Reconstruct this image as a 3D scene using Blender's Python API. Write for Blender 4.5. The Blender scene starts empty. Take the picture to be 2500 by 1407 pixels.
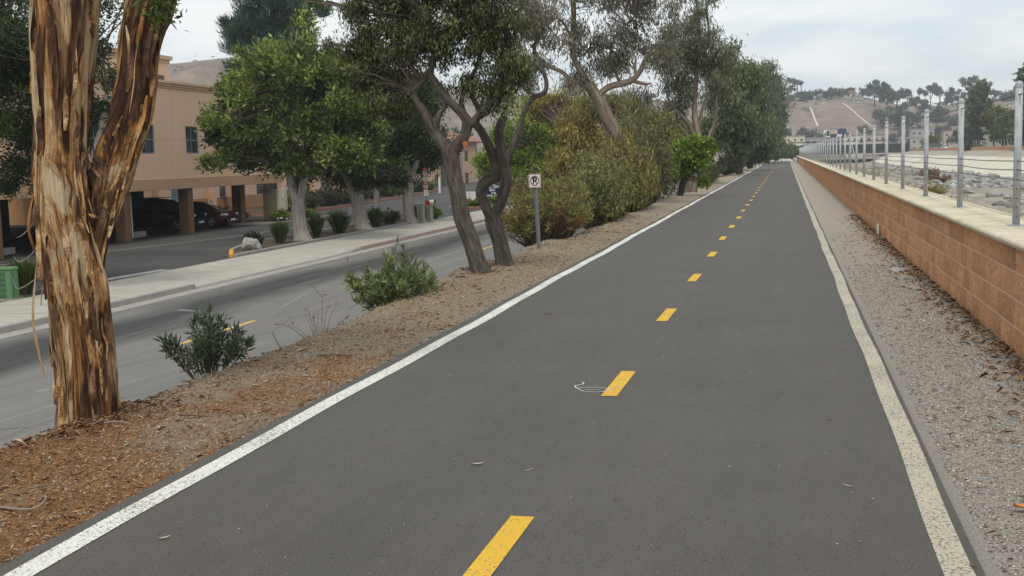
import bpy, math, random
import numpy as np
from mathutils import Vector, Matrix

# ------------------------------------------------------------------ camera, sky, sun, exposure
scene = bpy.context.scene
cam_data = bpy.data.cameras.new("camera")
cam_data.sensor_width = 36.0
cam_data.lens = 2850.0 / 2500.0 * 36.0
cam_data.clip_start = 0.05
cam_data.clip_end = 6000.0
cam = bpy.data.objects.new("camera", cam_data)
scene.collection.objects.link(cam)
_f = Vector((-0.22841854, 0.96731864, -0.11008916)).normalized()
_r = Vector((0.97356255, 0.22706532, -0.02484545)).normalized()
_u = _r.cross(_f).normalized()
_r = _f.cross(_u)
_M = Matrix((( _r.x, _u.x, -_f.x, 0.0), (_r.y, _u.y, -_f.y, 0.0), (_r.z, _u.z, -_f.z, 1.65), (0, 0, 0, 1)))
cam.matrix_world = _M
scene.camera = cam

SUN_ELEV, SUN_AZ = math.radians(58), math.radians(178)      # azimuth measured clockwise from +Y
world = bpy.data.worlds.new("World")
scene.world = world
world.use_nodes = True
wt = world.node_tree
wt.nodes.clear()
w_out = wt.nodes.new("ShaderNodeOutputWorld")
w_bg = wt.nodes.new("ShaderNodeBackground")
w_sky = wt.nodes.new("ShaderNodeTexSky")
w_sky.sky_type = 'NISHITA'
w_sky.sun_disc = False
w_sky.sun_elevation = SUN_ELEV
w_sky.sun_rotation = SUN_AZ
w_sky.air_density = 1.2
w_sky.dust_density = 3.0
w_scale = wt.nodes.new("ShaderNodeVectorMath"); w_scale.operation = 'SCALE'
w_scale.inputs['Scale'].default_value = 0.075
wt.links.new(w_sky.outputs[0], w_scale.inputs[0])
w_tc = wt.nodes.new("ShaderNodeTexCoord")
w_sep = wt.nodes.new("ShaderNodeSeparateXYZ")
wt.links.new(w_tc.outputs['Generated'], w_sep.inputs[0])
w_z = wt.nodes.new("ShaderNodeMath"); w_z.operation = 'MAXIMUM'; w_z.inputs[1].default_value = 0.0
wt.links.new(w_sep.outputs[2], w_z.inputs[0])
w_z2 = wt.nodes.new("ShaderNodeMath"); w_z2.operation = 'ADD'; w_z2.inputs[1].default_value = 0.12
wt.links.new(w_z.outputs[0], w_z2.inputs[0])
w_dx = wt.nodes.new("ShaderNodeMath"); w_dx.operation = 'DIVIDE'
w_dy = wt.nodes.new("ShaderNodeMath"); w_dy.operation = 'DIVIDE'
wt.links.new(w_sep.outputs[0], w_dx.inputs[0]); wt.links.new(w_z2.outputs[0], w_dx.inputs[1])
wt.links.new(w_sep.outputs[1], w_dy.inputs[0]); wt.links.new(w_z2.outputs[0], w_dy.inputs[1])
w_comb = wt.nodes.new("ShaderNodeCombineXYZ")
wt.links.new(w_dx.outputs[0], w_comb.inputs[0]); wt.links.new(w_dy.outputs[0], w_comb.inputs[1])
w_noise = wt.nodes.new("ShaderNodeTexNoise")
w_noise.inputs['Scale'].default_value = 0.9
w_noise.inputs['Detail'].default_value = 5.0
w_noise.inputs['Roughness'].default_value = 0.55
w_noise.inputs['Distortion'].default_value = 0.4
wt.links.new(w_comb.outputs[0], w_noise.inputs['Vector'])
w_ramp = wt.nodes.new("ShaderNodeValToRGB")
w_ramp.color_ramp.elements[0].position = 0.36
w_ramp.color_ramp.elements[0].color = (0.67, 0.765, 0.81, 1)
w_ramp.color_ramp.elements[1].position = 0.62
w_ramp.color_ramp.elements[1].color = (0.95, 0.962, 0.962, 1)
wt.links.new(w_noise.outputs[0], w_ramp.inputs[0])
w_mix = wt.nodes.new("ShaderNodeMix"); w_mix.data_type = 'RGBA'
w_mix.inputs[0].default_value = 0.86
wt.links.new(w_scale.outputs[0], w_mix.inputs[6])
wt.links.new(w_ramp.outputs[0], w_mix.inputs[7])
wt.links.new(w_mix.outputs[2], w_bg.inputs['Color'])
w_bg.inputs['Strength'].default_value = 1.0
wt.links.new(w_bg.outputs[0], w_out.inputs['Surface'])

sun_data = bpy.data.lights.new("sun", 'SUN')
sun_data.energy = 1.5
sun_data.angle = math.radians(14)
sun_data.color = (1.0, 0.95, 0.87)
sun = bpy.data.objects.new("sun", sun_data)
scene.collection.objects.link(sun)
_sd = Vector((math.sin(SUN_AZ) * math.cos(SUN_ELEV), math.cos(SUN_AZ) * math.cos(SUN_ELEV), math.sin(SUN_ELEV)))
sun.rotation_euler = _sd.to_track_quat('Z', 'Y').to_euler()
sun.location = (20, -20, 40)

scene.view_settings.view_transform = 'Standard'
scene.view_settings.look = 'None'
scene.view_settings.gamma = 1.0
scene.view_settings.exposure = 0.27
scene.view_settings.use_curve_mapping = False
scene.render.engine = 'CYCLES'
scene.cycles.max_bounces = 5
scene.cycles.diffuse_bounces = 3
scene.cycles.transparent_max_bounces = 6
scene.cycles.volume_bounces = 0
scene.cycles.use_denoising = True

random.seed(7)
RNG = np.random.default_rng(7)
COL = scene.collection

# ------------------------------------------------------------------ helpers
def tag(o, label=None, cat=None, group=None, kind=None):
    if label: o["label"] = label
    if cat: o["category"] = cat
    if group: o["group"] = group
    if kind: o["kind"] = kind
    return o

def link(o, parent=None):
    COL.objects.link(o)
    if parent is not None:
        o.parent = parent
    return o

def empty(name, loc, label=None, cat=None, group=None, rz=0.0):
    o = bpy.data.objects.new(name, None)
    o.empty_display_size = 0.2
    o.location = loc
    o.rotation_euler = (0, 0, rz)
    link(o)
    return tag(o, label, cat, group)

def fast_mesh(name, V, F, mats, smooth=False, attrs=None, mat_idx=None):
    """V (n,3), F (m,k) with constant k, or list of such arrays."""
    V = np.asarray(V, dtype=np.float32)
    Fs = F if isinstance(F, list) else [F]
    Fs = [np.asarray(f, dtype=np.int32) for f in Fs if len(f)]
    me = bpy.data.meshes.new(name)
    me.vertices.add(len(V))
    me.vertices.foreach_set("co", V.ravel())
    nl = sum(f.size for f in Fs); nf = sum(len(f) for f in Fs)
    me.loops.add(nl)
    me.polygons.add(nf)
    li = np.concatenate([f.ravel() for f in Fs])
    starts = []
    o = 0
    for f in Fs:
        starts.append(o + np.arange(len(f)) * f.shape[1]); o += f.size
    me.loops.foreach_set("vertex_index", li)
    me.polygons.foreach_set("loop_start", np.concatenate(starts).astype(np.int32))
    if smooth:
        me.polygons.foreach_set("use_smooth", np.ones(nf, dtype=bool))
    if mat_idx is not None:
        me.polygons.foreach_set("material_index", np.asarray(mat_idx, dtype=np.int32))
    me.update(calc_edges=True)
    if attrs:
        for k, a in attrs.items():
            a = np.asarray(a, dtype=np.float32)
            if a.ndim == 1:
                at = me.attributes.new(k, 'FLOAT', 'POINT'); at.data.foreach_set("value", a)
            else:
                at = me.attributes.new(k, 'FLOAT_VECTOR', 'POINT'); at.data.foreach_set("vector", a.ravel())
    for m in (mats if isinstance(mats, (list, tuple)) else [mats]):
        me.materials.append(m)
    return me

def mobj(name, me, parent=None, loc=(0, 0, 0), rz=0.0):
    o = bpy.data.objects.new(name, me)
    o.location = loc
    o.rotation_euler = (0, 0, rz)
    return link(o, parent)

class MB:
    """collects simple solids, builds them as one mesh"""
    def __init__(self): self.v = []; self.f = []
    def add(self, V, F):
        o = len(self.v); self.v += [tuple(p) for p in V]; self.f += [tuple(i + o for i in q) for q in F]; return self
    def box(self, x0, x1, y0, y1, z0, z1):
        V = [(x0,y0,z0),(x1,y0,z0),(x1,y1,z0),(x0,y1,z0),(x0,y0,z1),(x1,y0,z1),(x1,y1,z1),(x0,y1,z1)]
        return self.add(V, [(0,3,2,1),(4,5,6,7),(0,1,5,4),(1,2,6,5),(2,3,7,6),(3,0,4,7)])
    def prism(self, poly, axis, a, b):
        """poly 2D list extruded along axis between a and b"""
        n = len(poly)
        def P(p, t):
            if axis == 'z': return (p[0], p[1], t)
            if axis == 'y': return (p[0], t, p[1])
            return (t, p[0], p[1])
        V = [P(p, a) for p in poly] + [P(p, b) for p in poly]
        F = [tuple(range(n))[::-1], tuple(range(n, 2*n))] + [(i, (i+1) % n, n+(i+1) % n, n+i) for i in range(n)]
        return self.add(V, F)
    def cyl(self, p0, p1, r0, r1=None, n=10):
        r1 = r0 if r1 is None else r1
        p0 = Vector(p0); p1 = Vector(p1); d = (p1-p0).normalized()
        a = d.orthogonal().normalized(); b = d.cross(a)
        V = []
        for p, r in ((p0, r0), (p1, r1)):
            for i in range(n):
                t = 2*math.pi*i/n
                V.append(p + a*(r*math.cos(t)) + b*(r*math.sin(t)))
        return self.add(V, [tuple(range(n))[::-1], tuple(range(n, 2*n))] + [(i, (i+1) % n, n+(i+1) % n, n+i) for i in range(n)])
    def dome(self, c, r, h, n=10, rings=3):
        V = []; F = []
        for k in range(rings):
            t = k/rings*math.pi/2
            for i in range(n):
                a = 2*math.pi*i/n
                V.append((c[0]+r*math.cos(t)*math.cos(a), c[1]+r*math.cos(t)*math.sin(a), c[2]+h*math.sin(t)))
        V.append((c[0], c[1], c[2]+h))
        for k in range(rings-1):
            for i in range(n):
                F.append((k*n+i, k*n+(i+1) % n, (k+1)*n+(i+1) % n, (k+1)*n+i))
        for i in range(n): F.append(((rings-1)*n+i, (rings-1)*n+(i+1) % n, rings*n))
        F.append(tuple(range(n))[::-1])
        return self.add(V, F)
    def mesh(self, name, mat, smooth=False):
        me = bpy.data.meshes.new(name)
        me.from_pydata([tuple(p) for p in self.v], [], self.f)
        me.materials.append(mat)
        if smooth:
            me.polygons.foreach_set("use_smooth", np.ones(len(me.polygons), dtype=bool))
        me.update()
        return me
    def obj(self, name, mat, parent=None, loc=(0, 0, 0), smooth=False, rz=0.0, bevel=0.0):
        o = mobj(name, self.mesh(name, mat, smooth), parent, loc, rz)
        if bevel:
            m = o.modifiers.new("bevel", 'BEVEL'); m.width = bevel; m.segments = 2; m.limit_method = 'ANGLE'
        return o

def hsh(ix, iy, iz, seed=0):
    n = (ix*374761393 + iy*668265263 + iz*2147483647 + seed*1274126177) & 0xffffffff
    n = ((n ^ (n >> 13)) * 1274126177) & 0xffffffff
    return ((n ^ (n >> 16)) & 0xffff) / 65535.0

def vnoise(x, y, z=None, seed=0):
    x = np.asarray(x, float); y = np.asarray(y, float)
    z = np.zeros_like(x) if z is None else np.asarray(z, float)
    xi = np.floor(x).astype(np.int64); yi = np.floor(y).astype(np.int64); zi = np.floor(z).astype(np.int64)
    fx = x-xi; fy = y-yi; fz = z-zi
    fx = fx*fx*(3-2*fx); fy = fy*fy*(3-2*fy); fz = fz*fz*(3-2*fz)
    r = 0
    for dx in (0, 1):
        for dy in (0, 1):
            for dz in (0, 1):
                w = (fx if dx else 1-fx)*(fy if dy else 1-fy)*(fz if dz else 1-fz)
                r = r + w*hsh(xi+dx, yi+dy, zi+dz, seed)
    return r*2-1

def fbm(x, y, oct=4, seed=0):
    r = 0; a = 1.0; f = 1.0
    for k in range(oct):
        r = r + a*vnoise(np.asarray(x)*f, np.asarray(y)*f, seed=seed+k); a *= .5; f *= 2.03
    return r

def norm(a): return a/np.maximum(np.linalg.norm(a, axis=-1, keepdims=True), 1e-9)

def spline(P, sub):
    P = np.asarray(P, float)
    if len(P) < 3: 
        t = np.linspace(0, 1, sub*1+1)[:, None]; return P[0]*(1-t)+P[-1]*t
    Q = np.vstack([2*P[0]-P[1], P, 2*P[-1]-P[-2]])
    out = []
    for i in range(1, len(Q)-2):
        for k in range(sub):
            t = k/sub
            out.append(.5*((2*Q[i])+(-Q[i-1]+Q[i+1])*t+(2*Q[i-1]-5*Q[i]+4*Q[i+1]-Q[i+2])*t*t+(-Q[i-1]+3*Q[i]-3*Q[i+1]+Q[i+2])*t**3))
    out.append(P[-1])
    return np.array(out)

def tube(pts, n=10, sub=3, rough=0.0, fine=0.0, seed=0, close=True):
    """pts (k,4): xyz + radius -> V,F,tc"""
    S = spline(pts, sub)
    P = S[:, :3]; R = np.maximum(S[:, 3], .001)
    T = norm(np.gradient(P, axis=0))
    a = np.cross(T[0], [0.3, 1, 0.2]); a /= np.linalg.norm(a)
    A = []
    for t in T:
        a = a - t*np.dot(a, t); a /= np.linalg.norm(a); A.append(a)
    A = np.array(A); B = np.cross(T, A)
    th = np.arange(n)/n*2*math.pi
    s = np.concatenate([[0], np.cumsum(np.linalg.norm(np.diff(P, axis=0), axis=1))])
    r0 = R.mean()
    ct, st = np.cos(th), np.sin(th)
    RR = R[:, None]*np.ones(n)
    if rough or fine:
        X = ct[None]*2.2*np.ones((len(P), 1)); Y = st[None]*2.2*np.ones((len(P), 1)); Z = (s/r0*.35)[:, None]*np.ones(n)
        d = rough*vnoise(X+seed*7.1, Y, Z, seed)
        if fine: d = d+fine*vnoise(X*4.2+seed*3.3, Y*4.2, Z*.9, seed+5)+fine*.6*vnoise(X*8.2+seed*3.3, Y*8.2, Z*1.4, seed+9)
        RR = RR*(1+d)
    V = P[:, None]+A[:, None]*(RR*ct)[..., None]+B[:, None]*(RR*st)[..., None]
    tc = np.stack([np.broadcast_to(ct*r0, RR.shape), np.broadcast_to(st*r0, RR.shape), np.broadcast_to(s[:, None]+seed*3.7, RR.shape)], -1)
    m = len(P)
    i = np.arange(m-1)[:, None]*n; j = np.arange(n)[None]; j2 = (j+1) % n
    F = np.stack([i+j, i+j2, i+n+j2, i+n+j], -1).reshape(-1, 4)
    return V.reshape(-1, 3), F, tc.reshape(-1, 3)

def merge(parts):
    V = []; F = []; T = []; o = 0
    for v, f, t in parts:
        V.append(v); F.append(f+o); T.append(t); o += len(v)
    return np.vstack(V), np.vstack(F), np.vstack(T)

# ------------------------------------------------------------------ materials
class NT:
    def __init__(self, name):
        self.m = bpy.data.materials.new(name); self.m.use_nodes = True
        self.t = self.m.node_tree; self.t.nodes.clear()
        self.out = self.t.nodes.new("ShaderNodeOutputMaterial")
        self.b = self.t.nodes.new("ShaderNodeBsdfPrincipled")
        self.t.links.new(self.b.outputs[0], self.out.inputs[0])
        self.b.inputs['Roughness'].default_value = .9
        self.b.inputs['Specular IOR Level'].default_value = .25
        self._pos = None
    def n(self, t, **k):
        x = self.t.nodes.new(t)
        for a, v in k.items(): setattr(x, a, v)
        return x
    def l(self, a, b): self.t.links.new(a, b)
    def pos(self):
        if self._pos is None: self._pos = self.n("ShaderNodeNewGeometry").outputs['Position']
        return self._pos
    def attr(self, name, out='Vector'):
        a = self.n("ShaderNodeAttribute"); a.attribute_name = name; return a.outputs[out]
    def mapv(self, v, scale=(1, 1, 1), loc=(0, 0, 0)):
        m = self.n("ShaderNodeMapping"); m.inputs['Scale'].default_value = scale; m.inputs['Location'].default_value = loc
        self.l(v, m.inputs['Vector']); return m.outputs[0]
    def noise(self, v, scale, detail=3, rough=.55, dist=0):
        x = self.n("ShaderNodeTexNoise"); x.inputs['Scale'].default_value = scale; x.inputs['Detail'].default_value = detail
        x.inputs['Roughness'].default_value = rough; x.inputs['Distortion'].default_value = dist
        self.l(v, x.inputs['Vector']); return x.outputs[0]
    def voro(self, v, scale, feature='F1', out='Distance'):
        x = self.n("ShaderNodeTexVoronoi", feature=feature); x.inputs['Scale'].default_value = scale
        self.l(v, x.inputs['Vector']); return x.outputs[out]
    def ramp(self, f, stops, interp='LINEAR'):
        r = self.n("ShaderNodeValToRGB"); cr = r.color_ramp; cr.interpolation = interp
        while len(cr.elements) < len(stops): cr.elements.new(.5)
        for e, (p, c) in zip(cr.elements, stops):
            e.position = p; e.color = (*c, 1) if len(c) == 3 else c
        self.l(f, r.inputs[0]); return r.outputs[0]
    def fr(self, f, a, b):
        return self.ramp(f, [(a, (0, 0, 0)), (b, (1, 1, 1))])
    def mix(self, f, a, b, mode='MIX'):
        x = self.n("ShaderNodeMix", data_type='RGBA', blend_type=mode)
        for s, v in ((0, f), (6, a), (7, b)):
            if hasattr(v, 'links'): self.l(v, x.inputs[s])
            elif s == 0: x.inputs[0].default_value = v
            else: x.inputs[s].default_value = (*v, 1)
        return x.outputs[2]
    def math(self, op, a, b=None):
        x = self.n("ShaderNodeMath", operation=op)
        for i, v in enumerate((a, b)):
            if v is None: continue
            if hasattr(v, 'links'): self.l(v, x.inputs[i])
            else: x.inputs[i].default_value = v
        return x.outputs[0]
    def xyz(self, v):
        s = self.n("ShaderNodeSeparateXYZ"); self.l(v, s.inputs[0]); return s.outputs
    def col(self, c):
        if hasattr(c, 'links'): self.l(c, self.b.inputs['Base Color'])
        else: self.b.inputs['Base Color'].default_value = (*c, 1)
        return self
    def bump(self, h, strength=.3, dist=.01):
        b = self.n("ShaderNodeBump"); b.inputs['Strength'].default_value = strength; b.inputs['Distance'].default_value = dist
        self.l(h, b.inputs['Height']); self.l(b.outputs[0], self.b.inputs['Normal']); return self
    def set(self, **k):
        for a, v in k.items(): self.b.inputs[a.replace('_', ' ')].default_value = v
        return self

def flat(name, c, rough=.8, var=.12, scale=8, metal=0, bump=0):
    t = NT(name)
    f = t.noise(t.pos(), scale, 4)
    t.col(t.mix(f, tuple(x*(1-var) for x in c), tuple(min(1, x*(1+var)) for x in c)))
    t.set(Roughness=rough, Metallic=metal)
    if bump: t.bump(t.noise(t.pos(), scale*6, 3), bump, .01)
    return t.m

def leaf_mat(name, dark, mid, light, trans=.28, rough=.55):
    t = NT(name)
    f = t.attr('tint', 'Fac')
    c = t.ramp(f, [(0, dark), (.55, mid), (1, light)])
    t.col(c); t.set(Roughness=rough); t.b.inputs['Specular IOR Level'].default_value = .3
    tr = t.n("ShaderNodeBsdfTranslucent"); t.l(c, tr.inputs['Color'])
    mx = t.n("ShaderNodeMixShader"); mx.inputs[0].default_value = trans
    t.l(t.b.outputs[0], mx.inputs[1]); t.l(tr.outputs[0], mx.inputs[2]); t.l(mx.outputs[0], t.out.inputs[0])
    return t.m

def tint_mat(name, stops, rough=.9):
    t = NT(name); t.col(t.ramp(t.attr('tint', 'Fac'), stops)); t.set(Roughness=rough); return t.m

def bark_mat(name, stops, zs=.12, s=14, bump=.5, crack=.35):
    t = NT(name)
    v = t.attr('tc')
    f = t.noise(t.mapv(v, (s, s, s*zs)), 1, 5, .6, .4)
    c = t.ramp(f, stops)
    f2 = t.noise(t.mapv(v, (s*3.5, s*3.5, s*.35)), 1, 3)
    c = t.mix(t.math('MULTIPLY', t.fr(f2, .52, .68), crack), c, tuple(x*.25 for x in stops[0][1]))
    t.col(c); t.set(Roughness=.95); t.b.inputs['Specular IOR Level'].default_value = .1
    t.bump(t.math('ADD', f, f2), bump, .02)
    return t.m

M = {}
# path asphalt
t = NT("path_asphalt")
p = t.pos()
f1 = t.noise(p, 150, 3, .7); f2 = t.noise(p, .8, 4); f3 = t.noise(t.mapv(p, (1.5, .12, 1)), 1, 4)
c = t.ramp(f1, [(.30, (.028, .0255, .0222)), (.5, (.078, .0712, .0635)), (.70, (.168, .153, .137))])
c = t.mix(t.fr(f2, .3, .75), c, t.mix(1.0, c, (.86, .85, .83), 'MULTIPLY'))
c = t.mix(t.fr(f3, .35, .7), c, t.mix(1.0, c, (1.14, 1.13, 1.11), 'MULTIPLY'))
f4 = t.noise(t.mapv(p, (9, 2.2, 1)), 1, 5, .65)
c = t.mix(t.fr(f4, .36, .66), t.mix(1.0, c, (.93, .93, .93), 'MULTIPLY'), t.mix(1.0, c, (1.06, 1.06, 1.06), 'MULTIPLY'))
vs = t.voro(p, 34); spk = t.math('LESS_THAN', vs, .23)
gate = t.fr(t.noise(p, 11, 3, .7), .50, .56)
c = t.mix(t.math('MULTIPLY', spk, t.math('MULTIPLY', gate, .7)), c, (.018, .017, .016))
vs2 = t.voro(t.mapv(p, (1, 1, 1), (4.2, 7.7, 0)), 40); spk2 = t.math('LESS_THAN', vs2, .14)
gate2 = t.fr(t.noise(t.mapv(p, (1, 1, 1), (2, 9, 0)), 9, 3, .7), .56, .62)
c = t.mix(t.math('MULTIPLY', spk2, t.math('MULTIPLY', gate2, .5)), c, (.30, .285, .26))
t.col(c); t.set(Roughness=.75); t.b.inputs['Specular IOR Level'].default_value = .35; t.bump(f1, .5, .004); M['path'] = t.m
# street asphalt: worn grey with a darker uneven band running along the far lane
t = NT("street_asphalt")
p = t.pos(); X = t.xyz(p)[0]
f1 = t.noise(p, 120, 2); f2 = t.noise(t.mapv(p, (1.2, .10, 1)), 1, 5, .6)
c = t.ramp(f1, [(.25, (.145, .137, .125)), (.75, (.225, .213, .195))])
c = t.mix(t.fr(f2, .3, .72), c, t.mix(1.0, c, (.8, .8, .8), 'MULTIPLY'))
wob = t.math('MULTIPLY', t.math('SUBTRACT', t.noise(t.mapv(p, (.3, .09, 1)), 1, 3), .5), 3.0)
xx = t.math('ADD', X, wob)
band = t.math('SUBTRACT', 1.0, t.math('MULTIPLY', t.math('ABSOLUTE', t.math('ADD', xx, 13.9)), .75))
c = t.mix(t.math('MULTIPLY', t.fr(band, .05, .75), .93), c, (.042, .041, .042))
ck = t.voro(t.mapv(p, (.42, .17, 1)), 1.0, 'DISTANCE_TO_EDGE')
c = t.mix(t.math('MULTIPLY', t.math('LESS_THAN', ck, .0035), .75), c, (.05, .048, .045))
sl = t.voro(t.mapv(p, (1.4, .05, 1), (3.3, 1, 0)), 1.0, 'DISTANCE_TO_EDGE')
c = t.mix(t.math('MULTIPLY', t.math('LESS_THAN', sl, .006), .35), c, (.42, .41, .39))
t.col(c); t.set(Roughness=.85); t.bump(f1, .3, .004); M['street'] = t.m
t = NT("lot_asphalt")
p = t.pos(); f1 = t.noise(p, 60, 2); f2 = t.noise(p, .25, 4)
c = t.ramp(f1, [(.25, (.034, .033, .033)), (.75, (.066, .064, .062))])
c = t.mix(t.fr(f2, .35, .7), c, (.088, .085, .081))
t.col(c); t.set(Roughness=.85); M['lot'] = t.m

def concrete(name, c0, c1, sc=3.0, stain=.25):
    t = NT(name); p = t.pos()
    f = t.noise(p, sc, 5, .6); g = t.noise(p, sc*25, 2)
    c = t.ramp(f, [(.3, c0), (.7, c1)])
    c = t.mix(t.math('MULTIPLY', t.fr(g, .4, .75), stain), c, tuple(x*.6 for x in c0))
    t.col(c); t.set(Roughness=.9); t.bump(g, .2, .005); return t.m
M['sidewalk'] = concrete("sidewalk_concrete", (.35, .325, .28), (.45, .42, .365), 1.2, .18)
M['gutter'] = concrete("gutter_concrete", (.27, .255, .23), (.38, .365, .33), 2.0)
M['kerb'] = concrete("kerb_concrete", (.26, .245, .22), (.36, .34, .31), 3.0)
t = NT("kerb_faded_red"); p = t.pos()
c = t.mix(t.fr(t.noise(p, 2.5, 5, .7), .35, .65), (.30, .20, .175), (.34, .27, .24)); t.col(c); M['kerb_red'] = t.m
t = NT("kerb_red_paint"); p = t.pos()
c = t.mix(t.fr(t.noise(p, 3, 5, .7), .4, .75), (.30, .05, .04), (.25, .17, .15)); t.col(c); M['kerb_bright_red'] = t.m
t = NT("kerb_yellow_paint"); p = t.pos()
c = t.mix(t.fr(t.noise(p, 4, 5, .7), .5, .8), (.62, .33, .04), (.45, .33, .16)); t.col(c); M['kerb_yellow'] = t.m
# paints, worn through to the asphalt
def paint(name, c, worn=.54, ws=60):
    t = NT(name); p = t.pos()
    f = t.noise(p, ws, 4, .7); g = t.noise(p, 1.3, 3)
    k = t.fr(t.math('ADD', f, t.math('MULTIPLY', g, .25)), worn+.16, worn+.22)
    base = t.mix(t.noise(p, 3, 4), tuple(x*.84 for x in c), c)
    t.col(t.mix(k, base, (.14, .13, .12))); t.set(Roughness=.7); return t.m
M['white_line'] = paint("white_line_paint", (.74, .72, .65), .50, 75)
M['white_line_b'] = paint("white_line_paint_dusty", (.50, .455, .35), .49, 60)
M['yellow_line'] = paint("yellow_line_paint", (.70, .42, .035), .54, 70)
M['street_yellow'] = paint("street_yellow_paint", (.66, .42, .10), .56, 20)
M['carport_floor_shade'] = flat("asphalt_painted_shade", (.024, .023, .022), .85, .4, 1.5)  # near-black asphalt colour, paints the carport's shade onto its floor
M['white_faint'] = paint("faint_white_paint", (.42, .41, .39), .52, 12)
M['chalk'] = paint("chalk", (.72, .72, .7), .50, 90)
# berm soil: orange-brown bark mulch near, grey-tan grit further along
t = NT("berm_mulch"); p = t.pos(); XYZ = t.xyz(p)
a = t.noise(p, 42, 5, .7); b = t.noise(t.mapv(p, (1.3, .8, 1)), 1.2, 4, .6); g = t.noise(p, 130, 3, .6)
mul = t.ramp(a, [(.28, (.09, .045, .022)), (.45, (.25, .125, .055)), (.6, (.38, .205, .092)), (.75, (.48, .34, .20))])
grit = t.ramp(g, [(.25, (.15, .118, .086)), (.5, (.345, .28, .205)), (.78, (.52, .44, .34))])
far = t.fr(t.math('ADD', t.math('MULTIPLY', XYZ[1], .085), t.math('MULTIPLY', t.math('SUBTRACT', b, .5), 2.0)), .42, .92)
c = t.mix(far, mul, grit)
c = t.mix(t.math('MULTIPLY', t.fr(t.noise(p, .9, 3), .55, .75), .5), c, t.mix(1.0, c, (.62, .60, .58), 'MULTIPLY'))
t.col(c); t.set(Roughness=1); t.bump(t.math('ADD', a, g), .9, .03); M['berm'] = t.m
t = NT("gravel_ground"); p = t.pos(); XYZ = t.xyz(p)
g = t.noise(p, 110, 3, .65); b = t.noise(p, 1.6, 4); v = t.voro(p, 70)
c = t.ramp(g, [(.25, (.105, .094, .08)), (.5, (.285, .26, .228)), (.76, (.46, .43, .39))])
c = t.mix(t.fr(t.math('ADD', t.math('MULTIPLY', XYZ[1], .02), t.math('MULTIPLY', b, .5)), .45, .85), c, t.mix(g, (.24, .208, .17), (.46, .41, .35)))
c = t.mix(t.math('MULTIPLY', t.fr(t.math('ADD', XYZ[0], t.math('MULTIPLY', b, .7)), 1.75, 2.05), .5), c, (.16, .11, .07))
t.col(c); t.set(Roughness=1); t.bump(v, .8, .012); M['gravel'] = t.m
t = NT("creek_dirt"); p = t.pos(); XYZ = t.xyz(p)
a = t.noise(t.mapv(p, (.16, .035, 1)), 1, 5, .6); b = t.noise(p, .9, 5, .65); g = t.noise(t.mapv(p, (.3, .05, 1), (9, 4, 0)), 1, 4)
c = t.ramp(b, [(.28, (.16, .135, .105)), (.5, (.29, .255, .205)), (.72, (.40, .36, .30))])
c = t.mix(t.math('MULTIPLY', t.fr(a, .5, .68), .8), c, t.mix(b, (.11, .10, .045), (.27, .23, .11)))
c = t.mix(t.math('MULTIPLY', t.fr(g, .58, .74), .7), c, t.mix(b, (.22, .12, .055), (.36, .22, .12)))
t.col(c); t.bump(b, .6, .15); M['creek'] = t.m
M['bank_concrete'] = concrete("bank_concrete", (.50, .46, .365), (.62, .585, .485), .12, .12)
M['bank_tan'] = concrete("bank_tan_concrete", (.30, .265, .21), (.38, .335, .27), .2, .15)
t = NT("hill_scrub"); p = t.pos()
a = t.noise(p, .012, 5, .6); b = t.noise(p, .09, 5, .7); g = t.noise(t.mapv(p, (1, .4, 2.5)), .035, 5, .65)
c = t.ramp(b, [(.28, (.115, .088, .068)), (.5, (.215, .165, .132)), (.74, (.30, .24, .195))])
c = t.mix(t.math('MULTIPLY', t.fr(a, .5, .7), .5), c, (.15, .125, .085))
c = t.mix(t.math('MULTIPLY', t.fr(g, .58, .72), .55), c, (.075, .075, .05))
t.col(c); t.bump(b, .5, 2.0); M['hill'] = t.m
M['plain'] = flat("valley_ground", (.24, .215, .18), .95, .25, .05)
M['plant_soil'] = flat("planter_soil", (.085, .065, .042), 1, .4, 3)
M['lawn'] = flat("lawn_ground", (.09, .13, .03), 1, .35, 2)
# masonry
t = NT("split_face_block"); p = t.pos()
a = t.noise(p, 3.2, 5, .65); b = t.noise(p, 26, 4, .65); d = t.noise(t.mapv(p, (1, 1, .25)), 2.2, 4)
c = t.ramp(b, [(.25, (.42, .195, .092)), (.5, (.60, .305, .152)), (.75, (.71, .42, .245))])
c = t.mix(t.fr(a, .35, .72), c, t.mix(1.0, c, (.80, .84, .90), 'MULTIPLY'))
c = t.mix(t.math('MULTIPLY', t.fr(d, .58, .76), .5), c, (.28, .17, .10))
oi = t.n('ShaderNodeObjectInfo').outputs['Random']
c = t.mix(oi, t.mix(1.0, c, (.80, .78, .76), 'MULTIPLY'), t.mix(1.0, c, (1.12, 1.12, 1.14), 'MULTIPLY'))
t.col(c); t.set(Roughness=1); t.bump(b, .9, .025); M['block'] = t.m
M['mortar'] = flat("wall_mortar", (.66, .47, .34), 1, .15, 30)
t = NT("coping_stone"); p = t.pos()
c = t.ramp(t.noise(p, 5, 5, .6), [(.3, (.52, .465, .34)), (.7, (.66, .60, .465))])
c = t.mix(t.math('MULTIPLY', t.fr(t.noise(p, 60, 3), .58, .75), .45), c, (.33, .28, .2))
oi = t.n('ShaderNodeObjectInfo').outputs['Random']
c = t.mix(oi, t.mix(1.0, c, (.86, .85, .82), 'MULTIPLY'), c)
c = t.mix(t.math('MULTIPLY', t.fr(t.noise(t.mapv(p, (6, 1, 1)), 1.5, 5, .7), .55, .7), .35), c, (.30, .25, .18))
t.col(c); t.bump(t.noise(p, 80, 3), .3, .006); M['coping'] = t.m
t = NT("galvanised_steel"); p = t.pos()
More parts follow.
